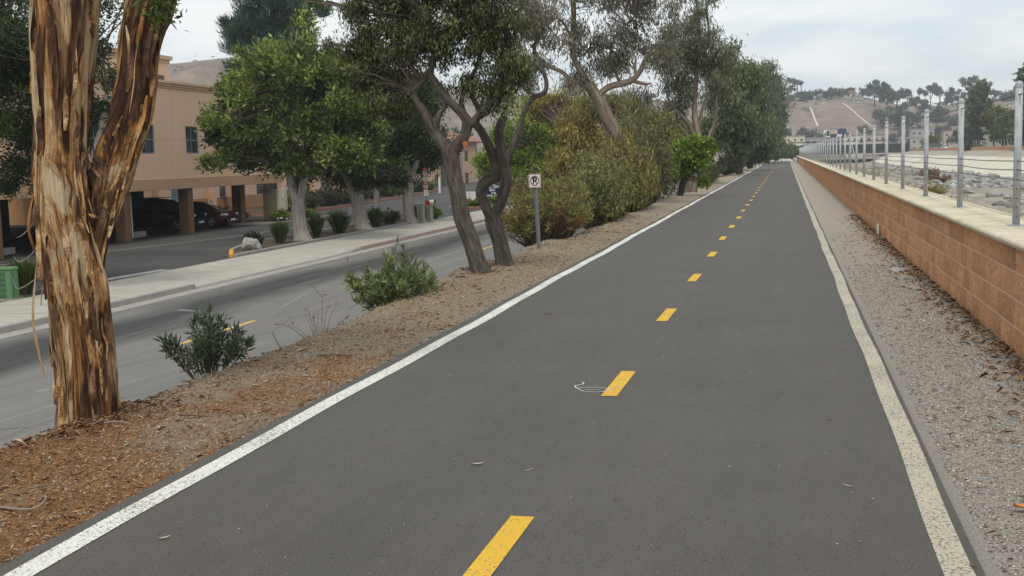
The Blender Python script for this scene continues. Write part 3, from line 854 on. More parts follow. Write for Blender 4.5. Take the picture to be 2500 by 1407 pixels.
# coping stones with rounded nose
prof = [(-.095, .885), (-.098, .900), (-.090, .914), (-.072, .922), (.0, .924), (.55, .924), (.55, .868), (-.085, .868)]
def cap_mesh(L):
    return MB().prism([(x, z) for x, z in prof], 'y', 0, L).mesh('coping_stone', M['coping'], False)
cap1 = cap_mesh(.604)
for k in range(70):
    o = mobj('coping_stone', cap1, wall, (RNG.uniform(-.003, .003), 6.0+k*.61-6, RNG.uniform(-.002, .002)))
b = MB()
yv = -6.0
while yv < 204:
    if 5.9 < yv < 48.69: yv = 48.70
    b.prism(prof, 'y', yv-6, min(yv+.604*3, 204)-6); yv += 1.83
tag(b.obj('coping_run', M['coping'], wall), None, None, None, 'stuff')

# fence on the coping: round galvanised posts with domed caps, wire ropes
fence = empty('cable_fence', (2.06, 4.3, .924), 'grey galvanised post and cable fence standing on the wall coping', 'fence')
pm = MB()
pm.cyl((0, 0, 0), (0, 0, 1.27), .0335, n=14)
post_me = pm.mesh('post', M['galv'], True)
for p_ in post_me.polygons: p_.use_smooth = len(p_.vertices) == 4
capm = MB(); capm.cyl((0, 0, 1.255), (0, 0, 1.285), .036, n=14); capm.dome((0, 0, 1.285), .036, .03, 14); cap_me = capm.mesh('post_cap', M['galv'], False)
bm_ = MB()
HOLES = [.08, .165, .25, .335, .42, .51, .59, 1.19]
for h in HOLES: bm_.cyl((-.0335, -.004, h), (-.030, -.004, h), .0065, n=6); bm_.cyl((-.006, -.0335, h), (-.006, -.030, h), .0065, n=6)
bolt_me = bm_.mesh('bolt_row', M['bolt'])
bp = MB().box(-.07, .07, -.07, .07, 0, .008); base_me = bp.mesh('base_plate', M['galv'])
NP = 53
for k in range(NP):
    p_ = mobj('post', post_me, fence, (0, k*3.6, 0))
    mobj('post_cap', cap_me, p_); 
    if k < 14: mobj('bolt_row', bolt_me, p_); mobj('base_plate', base_me, p_)
for i, h in enumerate(HOLES):
    pts = []
    for k in range(NP-1):
        for j in range(4):
            u = j/4; pts.append((0, (k+u)*3.6, h-.045*u*(1-u)*(1.0 if i < 7 else .5)*(.5+hsh(k, i, 3)), (.0065 if i == 7 else .005) if i >= 4 else .003))
    pts.append((0, (NP-1)*3.6, h, .004))
    P = np.array(pts)
    n = 5; th = np.arange(n)/n*2*math.pi
    V = P[:, None, :3]+np.stack([np.cos(th), 0*th, np.sin(th)], -1)[None]*P[:, None, 3:4]
    ii = np.arange(len(P)-1)[:, None]*n; jj = np.arange(n)[None]
    F = np.stack([ii+jj, ii+(jj+1) % n, ii+n+(jj+1) % n, ii+n+jj], -1).reshape(-1, 4)
    mobj('cable', fast_mesh('cable', V.reshape(-1, 3), F, M['cable'] if i >= 4 else M['cable_lower'], True), fence)
bz = MB(); bz.cyl((0, 10*3.6, 1.2), (.05, 9.05*3.6, .03), .014, n=6); bz.obj('brace', M['galv'], fence)
bz = MB(); bz.cyl((0, 10*3.6, 1.2), (.05, 10.8*3.6, .03), .014, n=6); bz.obj('brace', M['galv'], fence)
b = MB().box(-.03, .0, -.16, .16, 0, .19)
tag(b.obj('marker_slab', M['wall_white'], None, (1.775, 23.9, .0), bevel=.01), 'small white marker slab leaning on the block wall foot', 'marker')

# far wall and fence across the channel
fw = empty('far_wall', (43.1, 200, .9), 'low orange wall along the far side of the creek channel', 'wall')
for k in range(27):
    MB().box(-.1, .15, -200+k*26+.02, -200+(k+1)*26-.02, -.1, .70).obj('wall_panel', M['block'], fw)
MB().box(-.18, .3, -200, 502, .70, .78).obj('coping', M['coping'], fw)
ff = empty('far_fence', (43.2, 180, 1.68), 'row of thin grey posts fencing the far channel wall', 'fence')
pmf = MB().cyl((0, 0, 0), (0, 0, 1.5), .045, n=6).mesh('post', M['galv'])
for k in range(88): mobj('post', pmf, ff, (0, k*3.6, 0))
for h in (.3, 1.4): MB().box(-.01, .01, 0, 87*3.6, h, h+.02).obj('cable', M['cable'], ff)

# truss bridge over the channel
tb = empty('truss_bridge', (24, 432, .4), 'dark steel truss bridge crossing the creek in the distance', 'bridge')
MB().box(-22, 18, -.6, 2.2, 0, .9).obj('deck', M['steel_dark'], tb)
MB().box(-22, 18, -.25, .1, 4.2, 4.6).obj('top_chord', M['steel_dark'], tb)
for k in range(11): MB().box(-22+k*4-.15, -22+k*4+.15, -.2, .05, .9, 4.2).obj('vertical', M['steel_dark'], tb)
for k in range(10):
    x0 = -22+k*4+.15; x1 = -22+(k+1)*4-.15
    a, c = (.9, 4.2) if k % 2 else (4.2, .9)
    MB().cyl((x0, -.08, a), (x1, -.08, c), .16, n=6).obj('diagonal', M['steel_dark'], tb)
MB().box(-22, 18, .8, 1.0, .9, 3.2).obj('rail_mesh', M['steel_dark'], tb)

# ------------------------------------------------------------------ buildings
def wall_x(name, x, y0, y1, z0, z1, openings, mat, parent, depth=.18, side=1):
    """vertical wall in the plane X = x facing +X (side 1) with real openings (ya,yb,za,zb)"""
    yb = sorted({y0, y1, *[v for o in openings for v in o[:2]]}); zb = sorted({z0, z1, *[v for o in openings for v in o[2:]]})
    b = MB()
    for i in range(len(yb)-1):
        for j in range(len(zb)-1):
            cy, cz = (yb[i]+yb[i+1])/2, (zb[j]+zb[j+1])/2
            if any(o[0] < cy < o[1] and o[2] < cz < o[3] for o in openings): continue
            b.add([(x, yb[i], zb[j]), (x, yb[i+1], zb[j]), (x, yb[i+1], zb[j+1]), (x, yb[i], zb[j+1])], [(0, 1, 2, 3)])
    for (a, c, e, f) in openings:
        q = x-depth
        b.add([(x,a,e),(x,c,e),(x,c,f),(x,a,f),(q,a,e),(q,c,e),(q,c,f),(q,a,f)], [(0,4,5,1),(1,5,6,2),(2,6,7,3),(3,7,4,0)])
    return b.obj(name, mat, parent)
def window_x(x, a, c, e, f, parent, frame=M['frame_blue'], glass=M['glass'], mull=1, cross=True, depth=.1):
    w = MB()
    t_ = .06; xx = x-depth
    w.box(xx-.04, xx+.03, a, c, e, e+t_); w.box(xx-.04, xx+.03, a, c, f-t_, f); w.box(xx-.04, xx+.03, a, a+t_, e+t_, f-t_); w.box(xx-.04, xx+.03, c-t_, c, e+t_, f-t_)
    for k in range(mull):
        ym = a+(c-a)*(k+1)/(mull+1); w.box(xx-.03, xx+.025, ym-.03, ym+.03, e+t_, f-t_)
    if cross:
        zm = (e+f)/2-.02; w.box(xx-.03, xx+.02, a+t_, c-t_, zm-.025, zm+.025)
    o = w.obj('window', frame, parent)
    MB().box(xx-.02, xx-.005, a+.02, c-.02, e+.02, f-.02).obj('pane', glass, o)
    return o

BX = -29.0
off = empty('carport_building', (0, 0, 0), 'peach stucco office building with an open carport at street level', 'building')
ops = [(yy, yy+1.32, 2.30, 3.65) for yy in (32.0, 36.2, 40.45, 44.7, 48.93, 53.2, 57.45, 60.9)]
wall_x('wall', BX, 22, 64.3, 1.10, 5.42, ops, M['stucco'], off)
for o_ in ops: window_x(BX, *o_, off)
b = MB(); b.box(-46, BX-.2, 22.0, 64.28, 1.0, 5.40)
b.obj('upper_floor', M['stucco'], off)
MB().box(BX-.19, BX+.07, 21.9, 64.4, .58, 1.12).obj('fascia', M['stucco_band'], off, bevel=.02)
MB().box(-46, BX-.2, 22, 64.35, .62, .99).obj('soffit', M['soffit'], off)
MB().box(BX-.01, BX+.004, 22, 64.3, 2.965, 2.985).obj('reveal_joint', M['stucco_band'], off)
for i, (z0, z1, pr) in enumerate(((5.42, 5.52, .06), (5.525, 5.63, .13), (5.635, 5.78, .21))):
    MB().box(-46.1, BX+pr, 21.9, 64.3+pr, z0, z1).obj('cornice', M['stucco_trim'], off, bevel=.015)
MB().box(-45.8, BX-.3, 22.2, 64, 5.70, 5.79).obj('roof', M['roof_grey'], off)
tw = MB().box(-41, -33, 44.5, 59.0, 5.8, 7.30).obj('penthouse', M['stucco'], off)
for z0, z1, pr in ((7.30, 7.46, .08), (7.465, 7.68, .2)):
    MB().box(-41-pr, -33+pr, 44.5-pr, 59.0+pr, z0, z1).obj('penthouse_cornice', M['stucco_trim'], tw)
for yy in (46.0, 49.4, 52.7, 57.35): MB().box(-33.01, -32.97, yy, yy+1.15, 6.35, 6.62).obj('vent', M['vent'], tw)
for yy in (27.8, 33.3, 38.6, 43.2, 47.7, 53.5): 
    c_ = MB().box(BX-.62, BX-.08, yy-.27, yy+.27, -1.68, .585).obj('column', M['column'], off, bevel=.02)
MB().box(-30.75, -30.2, 61.3, 61.9, -1.68, .585).obj('column', M['column'], off, bevel=.02)
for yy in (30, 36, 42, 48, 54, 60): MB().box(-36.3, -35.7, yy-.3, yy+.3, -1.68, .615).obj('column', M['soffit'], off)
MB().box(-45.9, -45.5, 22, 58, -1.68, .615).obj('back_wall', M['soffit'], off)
MB().box(-45.9, -29.3, 21.9, 22.3, -1.68, .615).obj('end_wall', M['stucco_band'], off)
MB().box(-30.0, -29.92, 49.3, 49.42, -1.6, .6).obj('drain_pipe', M['wall_white'], off)
for yy in (35, 40.5, 45.4, 50.5): MB().box(-30.6, -30.35, yy-.8, yy+.8, -1.68, -1.4).obj('wheel_stop', M['kerb'], off, bevel=.02)

rear = empty('courtyard_building', (0, 0, 0), 'peach and brown stucco building seen through and beyond the carport', 'building')
RX = -40.0
win_b = [(71.0, 73.6), (77.9, 78.9), (84.0, 86.2), (90.5, 92.7), (97.0, 99.2), (103.5, 105.7), (110, 112.2), (116.5, 118.7)]
opsb = [(a, c, -.75 if i not in (1,) else -1.5, .75) for i, (a, c) in enumerate(win_b)]+[(a, c, 2.4, 3.9) for a, c in win_b]
wall_x('wall', RX, 63.5, 124, -.62, 5.4, [(a, c, max(e, -.62), f) for a, c, e, f in opsb], M['stucco'], rear)
MB().box(RX-.3, RX+.05, 63.5, 77.8, -1.68, -.6).obj('base_band', M['stucco_base'], rear)
MB().box(RX-.3, RX+.05, 79.0, 124, -1.68, -.6).obj('base_band', M['stucco_base'], rear)
MB().box(-52, RX-.2, 63.5, 124, -1.68, 5.38).obj('core', M['stucco_base'], rear)
for i, o_ in enumerate([(a, c, max(e, -.62), f) for a, c, e, f in opsb]):
    window_x(RX, *o_, rear, M['frame_blue'] if i < 3 else M['stucco_trim'], M['glass_pale'] if i == 0 else M['glass'], 1 if i != 1 else 0, i != 0)
for yy in (69.0, 76.2, 80.2, 88, 94.5, 101, 107.5, 114, 120.5): MB().box(RX+.003, RX+.45, yy-.3, yy+.3, -1.68, 5.38).obj('pilaster', M['stucco_trim'] if yy in (80.2,) else M['stucco'], rear)
for z0, z1, pr in ((5.4, 5.55, .1), (5.555, 5.8, .3)): MB().box(-52, RX+pr+.2, 63.4, 124.2, z0, z1).obj('cornice', M['stucco_trim'], rear)
MB().box(-51, RX-.3, 64, 123.5, 5.76, 5.82).obj('roof', M['roof_grey'], rear)

third = empty('tile_roof_building', (-49, 152, -2.8), 'low orange and grey stucco building with clay tile eaves behind the trees', 'building')
wall_x('wall', 4.0, -17, 18, 0, 6.9, [(a, a+2.0, .9, 2.6) for a in (-14, -9, -4, 6, 11)]+[(a, a+2.0, 4.2, 5.8) for a in (-14, -9, -4, 1, 6, 11)], M['stucco'], third)
for a in (-14, -9, -4, 6, 11): window_x(4.0, a, a+2, .9, 2.6, third, M['stucco_trim'])
for a in (-14, -9, -4, 1, 6, 11): window_x(4.0, a, a+2, 4.2, 5.8, third, M['stucco_trim'])
MB().box(-8, 3.8, -17, 18, 0, 6.88).obj('core', M['stucco_grey'], third)
MB().box(3.9, 5.2, -1.2, 4.2, 0, 6.7).obj('grey_bay', M['stucco_grey'], third)
r_ = MB().prism([(-9, 6.9), (5.2, 6.9), (5.2, 7.1), (-2, 9.2), (-9, 7.1)], 'y', -17.8, 18.8).obj('roof', M['roof_tile'], third)
for k in range(24): MB().cyl((5.22, -17.5+k*1.55, 7.02), (-1.9, -17.5+k*1.55, 9.16), .12, n=5).obj('tile_row', M['roof_tile'], r_)

# ------------------------------------------------------------------ cars
def car(name, loc, rz, paint_m, label, suv=True, L=4.6, W=1.82):
    root = empty(name, loc, label, 'car', None, rz)
    H = 1.68 if suv else 1.43
    # side profile stations: x from rear (-L/2) to front (L/2): (x, belt z, roof z, half width)
    if suv: st = [(-.5, .55, .55, .86), (-.485, .95, .95, .93), (-.46, 1.02, 1.10, .96), (-.40, 1.04, 1.55, .98), (-.25, 1.05, 1.66, 1), (-.05, 1.05, 1.68, 1), (.10, 1.05, 1.60, 1), (.16, 1.05, 1.42, 1), (.245, 1.04, 1.06, 1), (.34, 1.0, 1.0, .98), (.44, .93, .93, .94), (.485, .80, .80, .88), (.5, .55, .55, .80)]
    else: st = [(-.5, .5, .5, .84), (-.48, .88, .88, .92), (-.40, .95, .97, .96), (-.33, .95, 1.08, .98), (-.20, .95, 1.36, 1), (-.05, .95, 1.43, 1), (.08, .95, 1.37, 1), (.14, .95, 1.22, 1), (.235, .94, .96, 1), (.34, .88, .88, .98), (.43, .80, .80, .94), (.48, .68, .68, .86), (.5, .48, .48, .78)]
    V = []; F = []
    for x, bz_, rz_, hw in st:
        w = W/2*hw; g = (rz_-bz_); wi = w-.24*min(1, g/.5) if g > .03 else w*.9
        ring = [(-w*.94, .25), (-w, .45), (-w, .75*bz_+.1), (-w*.985, bz_), (-wi, max(rz_-.05, bz_+.005)), (-wi*.6, rz_), (wi*.6, rz_), (wi, max(rz_-.05, bz_+.005)), (w*.985, bz_), (w, .75*bz_+.1), (w, .45), (w*.94, .25)]
        V += [(x*L, a, z) for a, z in ring]
    n = 12
    for i in range(len(st)-1):
        for j in range(n): F.append((i*n+j, i*n+(j+1) % n, (i+1)*n+(j+1) % n, (i+1)*n+j))
    F += [tuple(range(n)), tuple(range((len(st)-1)*n, len(st)*n))[::-1]]
    me = bpy.data.meshes.new('body'); me.from_pydata(V, [], F); me.materials.append(paint_m); me.materials.append(M['glass'])
    gl = [i for i in range(len(st)-1) if st[i][2]-st[i][1] > .04 or st[i+1][2]-st[i+1][1] > .04]
    for i in gl:
        for j in (3, 7): me.polygons[i*n+j].material_index = 1
    for i in range(len(st)-1):
        if (st[i][2] > st[i][1]+.3) != (st[i+1][2] > st[i+1][1]+.3) or (i in gl and st[i][0] > .09):
            for j in (4, 5, 6): me.polygons[i*n+j].material_index = 1
    me.polygons.foreach_set("use_smooth", np.ones(len(me.polygons), dtype=bool)); me.update()
    body = mobj('body', me, root)
    for sx in (-.31, .305):
        for sy in (-1, 1):
            yc = sy*(W/2-.11)
            tyre = MB().cyl((sx*L, yc-.115, .335), (sx*L, yc+.115, .335), .335, n=22).obj('wheel', M['tyre'], root)
            rm = MB(); yo = yc+sy*.118; yi = yc+sy*.05
            rm.cyl((sx*L, yi, .335), (sx*L, yo, .335), .055, n=10)
            for k in range(5):
                a = k*2*math.pi/5
                rm.cyl((sx*L, yo-sy*.01, .335), (sx*L+.215*math.cos(a), yo-sy*.01, .335+.215*math.sin(a)), .04, .03, n=6)
            for k in range(20):
                a0, a1 = k*2*math.pi/20, (k+1)*2*math.pi/20
                rm.cyl((sx*L+.22*math.cos(a0), yo-sy*.006, .335+.22*math.sin(a0)), (sx*L+.22*math.cos(a1), yo-sy*.006, .335+.22*math.sin(a1)), .018, n=5)
            rm.obj('rim', M['rim'], tyre)
    zf = .72 if suv else .64
    for sy in (-1, 1):
        b_ = MB(); b_.prism([(.435*L, sy*.86), (.485*L, sy*.76), (.497*L, sy*.50), (.47*L, sy*.52)], 'z', zf, zf+.13); b_.obj('headlight', M['lamp_glass'], root, bevel=.02)
        MB().box(-.5*L-.01, -.465*L, sy*.72-.12, sy*.72+.12, .75, 1.0).obj('tail_light', M['red_paint'], root, bevel=.02)
        mr = MB().box(.135*L-.07, .135*L+.07, sy*(W/2+.08)-.09, sy*(W/2+.08)+.09, 1.0 if suv else .9, 1.15 if suv else 1.03).obj('mirror', paint_m, root, bevel=.03)
        if suv:
            MB().cyl((-.3*L, sy*.62, 1.71), (.05*L, sy*.62, 1.72), .02, n=6).obj('roof_rail', M['chrome'], root)
        for xx in (-.12, .07): MB().box(xx*L-.1, xx*L+.1, sy*(W/2+.012)-.012, sy*(W/2+.012)+.012, .86, .89).obj('door_handle', paint_m, root)
    MB().box(.485*L, .5*L+.015, -.45, .45, .45, .60).obj('grille', M['tyre'], root, bevel=.02)
    MB().box(.49*L, .5*L+.02, -.26, .26, .36, .46).obj('plate', M['sign_white'], root)
    return root
car('parked_suv', (-32.35, 56.3, -1.67), 0.0, M['car_black'], 'black sport utility vehicle parked in the shade of the carport', True)
car('parked_sedan', (-31.75, 58.75, -1.67), 0.0, M['car_red'], 'dark red sedan parked beside the black vehicle with its nose out', False)
car('distant_van', (46.5, 374, .86), math.radians(92), M['car_white'], 'white car parked behind the far channel wall', True)
car('distant_car', (45.6, 318, .86), math.radians(90), M['car_grey'], 'grey car parked behind the far wall beside trees', False)

# ------------------------------------------------------------------ signs, cabinets, small street things
def text(body, size, mat, parent, loc, rot, name='lettering', align='CENTER', bold=0.0):
    cu = bpy.data.curves.new(name, 'FONT'); cu.body = body; cu.size = size; cu.align_x = align; cu.align_y = 'CENTER'; cu.extrude = .0015; cu.offset = bold
    cu.materials.append(mat)
    tmp = bpy.data.objects.new(name, cu); me = bpy.data.meshes.new_from_object(tmp); bpy.data.objects.remove(tmp)
    o = bpy.data.objects.new(name, me); o.location = loc; o.rotation_euler = rot; return link(o, parent)

# no-parking sign, facing the camera side
sg = empty('no_parking_sign', (-4.34, 20.6, -.06), 'square no parking sign with crossed letter P on a grey post', 'sign', None, math.radians(-6))
u = MB(); u.box(-.027, .027, .006, .016, -.1, 1.42); u.box(-.034, -.027, -.016, .016, -.1, 1.42); u.box(.027, .034, -.016, .016, -.1, 1.42)
pst = u.obj('post', M['metal_pole'], sg); pst.rotation_euler = (0, math.radians(-2.2), 0)
HS = .112; zc = 1.305; cx = -.05
def rrect(w, h, r, n=5):
    q = []
    for sx, sy, a0 in ((1, 1, 0), (-1, 1, 90), (-1, -1, 180), (1, -1, 270)):
        for k in range(n):
            a = math.radians(a0+90*k/(n-1)); q.append((sx*(w-r)+r*math.cos(a), sy*(h-r)+r*math.sin(a)))
    return q
plate = MB().prism([(cx+a, zc+b_) for a, b_ in rrect(HS, HS+.01, .02)], 'y', -.024, -.018).obj('plate', M['sign_pinkish'], sg)
def ring(r0, r1, y, n=40, sc=1.08):
    b = MB()
    for k in range(n):
        a0, a1 = k*2*math.pi/n, (k+1)*2*math.pi/n
        b.add([(cx+r0*math.cos(a0), y, zc+sc*r0*math.sin(a0)), (cx+r1*math.cos(a0), y, zc+sc*r1*math.sin(a0)), (cx+r1*math.cos(a1), y, zc+sc*r1*math.sin(a1)), (cx+r0*math.cos(a1), y, zc+sc*r0*math.sin(a1))], [(0, 1, 2, 3)])
    return b
ring(.069, .083, -.0262).obj('ring', M['ink_maroon'], plate)
s_ = MB(); s_.add([(cx-.062, -.0256, zc+.050), (cx-.050, -.0256, zc+.062), (cx+.060, -.0256, zc-.050), (cx+.048, -.0256, zc-.062)], [(0, 1, 2, 3)]); s_.obj('slash', M['ink_maroon'], plate)
text('P', .165, M['ink'], plate, (cx, -.0272, zc), (math.radians(90), 0, 0), 'letter_p', bold=.004)
bd = MB()
o_p = [(cx+a, zc+b_) for a, b_ in rrect(HS-.008, HS+.002, .016)]; i_p = [(cx+a, zc+b_) for a, b_ in rrect(HS-.013, HS-.003, .013)]
for k in range(len(o_p)):
    k2 = (k+1) % len(o_p); bd.add([(o_p[k][0], -.0252, o_p[k][1]), (o_p[k2][0], -.0252, o_p[k2][1]), (i_p[k2][0], -.0252, i_p[k2][1]), (i_p[k][0], -.0252, i_p[k][1])], [(0, 1, 2, 3)])
bd.obj('border', M['ink'], plate)

# yellow warning sign and the back of another sign, far along the path
ws = empty('warning_sign', (-3.15, 178, 0), 'yellow diamond warning sign on a thin post far along the path', 'sign')
MB().cyl((0, 0, 0), (0, 0, 3.3), .04, n=8).obj('post', M['metal_pole'], ws)
d_ = MB().prism([(0, 2.15), (.62, 2.78), (0, 3.42), (-.62, 2.78)], 'y', -.06, -.04).obj('diamond', M['orange_sign'], ws)
MB().box(-.16, .02, -.064, -.061, 2.9, 3.12).obj('symbol', M['ink'], d_)
gs = empty('grey_sign', (-3.55, 172, 0), 'grey back of a sign standing beside the yellow warning sign', 'sign')
MB().cyl((0, 0, 0), (0, 0, 3.2), .04, n=8).obj('post', M['metal_pole'], gs)
MB().box(-.38, .38, -.06, -.03, 2.3, 3.25).obj('panel', M['galv'], gs)
bn = empty('teal_bin', (-4.25, 158, -.02), 'small teal box on the verge beyond the hedge', 'box')
MB().prism(rrect(.28, .28, .08), 'z', 0, .62).obj('body', M['teal'], bn); MB().prism(rrect(.31, .31, .08), 'z', .62, .70).obj('lid', M['teal'], bn)

# stack of red and white plates on a pole with a red valve head
rp = empty('plate_stack_pole', (-18.78, 60.2, -1.6), 'slender pole with stacked red and white notice plates', 'sign')
MB().cyl((0, 0, 0), (0, 0, 3.0), .03, n=8).obj('pole', M['metal_pole'], rp)
zz = 1.40
for k, hh in enumerate((.30, .15, .13, .22, .20, .12, .17, .2)):
    m_ = M['sign_white'] if k % 2 == 0 else M['red_plate']
    pl = MB().box(-.12, .12, -.055, -.04, zz, zz+hh-.012).obj('plate', m_, rp)
    for r in range(2): MB().box(-.08, .08, -.0575, -.0555, zz+hh*(.28+.34*r), zz+hh*(.28+.34*r)+.025).obj('text_line', M['ink'] if k % 2 == 0 else M['sign_white'], pl)
    zz += hh
rp.rotation_euler = (0, math.radians(-1.5), math.radians(14))
cabs = (('utility_cabinet', (-19.05, 59.9, -1.6), .42, .5, .95, 'taller grey-green utility cabinet behind the shorter one by the pavement'),
        ('utility_cabinet', (-18.72, 60.4, -1.6), .34, .42, .82, 'shorter grey-green utility cabinet with a red valve on top'))
for nm, lc, w, d, h, lb in cabs:
    r_ = empty(nm, lc, lb, 'cabinet', None, math.radians(14))
    MB().box(-w/2, w/2, -d/2, d/2, 0, h).obj('body', M['cab_grey'], r_, bevel=.015)
    MB().box(-w/2+.03, w/2-.12, -d/2-.012, -d/2+.0, .05, h-.06).obj('door', M['cab_grey_dark'], r_)
    MB().box(-w/2-.03, w/2+.03, -d/2-.03, d/2+.03, h, h+.045).obj('lid', M['cab_grey'], r_, bevel=.012)
vv = empty('red_valve', (-18.68, 60.35, -.735), 'red pipe valve with a dark end resting on the shorter cabinet', 'valve', None, math.radians(14))
MB().cyl((-.12, -.16, .16), (-.12, .12, .16), .13, n=14).obj('flange', M['red_paint'], vv, smooth=False)
MB().cyl((-.12, 0, .18), (.22, .02, .2), .10, n=12).obj('barrel', M['sign_white'], vv); MB().cyl((.2, .02, .2), (.32, .02, .2), .095, n=12).obj('end_cap', M['ink'], vv)
MB().cyl((-.1, 0, 0), (-.1, 0, .1), .09, n=10).obj('neck', M['red_paint'], vv)

gbx = empty('green_cabinet', (-19.72, 26.35, -1.66), 'green louvred utility cabinet standing by the pavement edge', 'cabinet', None, math.radians(10))
MB().box(-.24, .24, -.22, .22, 0, .78).obj('body', M['cab_green'], gbx, bevel=.03)
MB().prism([(-.26, .78), (.26, .78), (.22, .84), (-.22, .84)], 'y', -.24, .24).obj('lid', M['cab_green'], gbx, bevel=.015)
for k in range(5): MB().box(-.22, .10, -.235, -.222, .08+k*.14, .17+k*.14).obj('louvre', M['cab_green_dark'], gbx)
MB().box(.241, .25, -.1, -.06, .1, .7).obj('hinge_strip', M['cab_green_dark'], gbx)
MB().box(-.3, .3, -.28, .28, -.02, .03).obj('pad', M['kerb'], gbx)

bc = empty('beige_cabinet', (-29.3, 64.0, -1.56), 'beige switch cabinet in the planted island at the carport end', 'cabinet', None, math.radians(10))
MB().box(-.65, .15, -.35, .35, .0, 1.75).obj('body', M['cab_beige'], bc, bevel=.015); MB().box(.15, .62, -.33, .35, .55, 1.80).obj('door_box', M['wall_cream'], bc, bevel=.012)
MB().box(.17, .55, -.30, .32, .0, .55).obj('pedestal', M['cab_beige'], bc); MB().box(.5, .56, -.37, -.34, 1.15, 1.22).obj('handle', M['metal_pole'], bc)

nv = empty('leasing_sign', (-21.7, 87.0, -1.83), 'navy blue board with white lettering on short legs by the street', 'sign', None, math.radians(12))
MB().box(-.5, -.42, -.04, .04, 0, .6).obj('leg', M['sign_white'], nv); MB().box(.42, .5, -.04, .04, 0, .6).obj('leg', M['sign_white'], nv)
bd_ = MB().box(-.75, .75, -.03, .03, .28, 1.50).obj('board', M['navy'], nv)
MB().box(-.78, -.752, -.035, .035, .26, 1.52).obj('edge_trim', M['sign_white'], bd_)
MB().box(-.66, .3, -.034, -.031, .42, .46).obj('rule_line', M['sign_white'], bd_)
for s_, z_, sz, xo in (('MAC EN', 1.37, .30, -.27), ('BRA', 1.12, .24, -.2), ('COM', .90, .15, -.1), ('498-C', .65, .34, -.27)):
    text(s_, sz, M['sign_white'], bd_, (xo, -.034, z_), (math.radians(90), 0, 0), bold=.008)
wsn = empty('white_notice_sign', (-22.9, 84.0, -1.6), 'white notice board with faint lettering seen behind the twin trunks', 'sign', None, math.radians(12))
pb = MB().box(-.55, .45, -.03, .03, .06, .90).obj('board', M['sign_white'], wsn)
MB().box(-.1, .0, -.02, .06, 0, .06).obj('post', M['metal_pole'], wsn)
for k, wdt in enumerate((.2, .1, .14, .28, .12)): MB().box(.0-wdt/2, wdt/2, -.034, -.031, 0.72-k*.13, 0.76-k*.13).obj('text_line', M['vent'], pb)
for i, (xx, yy, lb) in enumerate(((-33.6, 112, 'white post at the far kerb seen between the twin trunks'), (-31.5, 126, 'white post beside the far driveway near the bright green tree'))):
    q = empty('white_post', (xx, yy, -1.6), lb, 'post'); MB().box(-.09, .09, -.09, .09, 0, 1.5).obj('shaft', M['wall_white'], q, bevel=.01); MB().prism([(-.09, 1.5), (.09, 1.5), (0, 1.62)], 'y', -.09, .09).obj('cap', M['wall_white'], q)
# street lamp post behind the twin trunk
lp = empty('round_post', (-18.55, 66.0, -1.65), 'plain grey post standing on the pavement behind the twin trunk tree', 'post')
MB().cyl((0, 0, 0), (0, 0, 3.4), .2, .17, n=14).obj('shaft', M['bark_pale'], lp); MB().dome((0, 0, 3.4), .18, .1, 14).obj('cap', M['cab_grey'], lp)
gr = mobj('garden_boulder', boulder_mesh(3, M['garden_rock'], .3, 3), None, (-19.95, 41.2, -1.42), .4); gr.scale = (.42, .36, .34)
tag(gr, 'pale grey garden boulder in the planter beside the strap-leaf plant', 'boulder')
fs = mobj('flat_stone', boulder_mesh(8, M['rock'], .5, 3), None, (1.5, 16.9, -.02), .2); fs.scale = (.13, .34, .03)
tag(fs, 'pale flat stone half buried in the gravel verge', 'stone')
# ------------------------------------------------------------------ hills and the far side of the valley
def hill_z(X, Y):
    Y0 = np.interp(X, [-400, -235, -210, -160, -70, 0, 200], [250, 290, 290, 430, 560, 590, 590])
    Y1 = np.interp(X, [-400, -235, -210, -160, -70, 0, 200], [420, 430, 430, 640, 800, 800, 800])
    Hh = np.interp(X, [-400, -235, -210, -160, -70, 0, 21, 47, 72, 97, 122, 146, 300], [46, 43, 44.5, 38, 36.6, 36, 37, 36.5, 30, 28, 31, 33, 36])
    t = np.clip((Y-Y0)/(Y1-Y0), 0, 1)
    n = fbm(X*.018, Y*.012, 4, 61)
    return -1.7-3.0*(t <= 0)+(Hh+1.6)*(t*t*(3-2*t)*.55+.45*t)+n*1.4*np.clip(t*3, 0, 1)*np.clip((1.1-t)*4, .35, 1)
sheet('hill', np.linspace(-460, 420, 150), np.linspace(245, 1150, 130), hill_z, M['hill'], 'dry brown hillside rising behind the valley', 'hill')
hill = bpy.data.objects['hill']
def hz(x, y): return float(hill_z(np.array(float(x)), np.array(float(y))))
def hill_strip(pts, w, label):
    S = spline(np.array([(a, b, 0, 0) for a, b in pts]), 8)
    V = []; F = []
    for i, q in enumerate(S):
        for s in (-1, 1): V.append((q[0]+s*w/2, q[1], hz(q[0]+s*w/2, q[1])+.35))
        for s in (-1, 1): V.append((q[0]+s*w/2, q[1], hz(q[0]+s*w/2, q[1])-.6))
    for i in range(len(S)-1):
        a = 4*i; F += [(a, a+1, a+5, a+4), (a+2, a, a+4, a+6), (a+1, a+3, a+7, a+5)]
    me = bpy.data.meshes.new('hill_drain'); me.from_pydata(V, [], F); me.materials.append(M['wall_cream']); me.update()
    tag(mobj('hill_drain', me), label, 'drain')
hill_strip([(14.4, 744), (15.9, 714), (16.6, 700), (17.5, 687)], .9, 'straight pale concrete drain running down the bare hill')
hill_strip([(33.8, 753), (38.1, 729), (42.6, 706), (48.4, 676)], .8, 'long slanting pale concrete drain across the hillside')

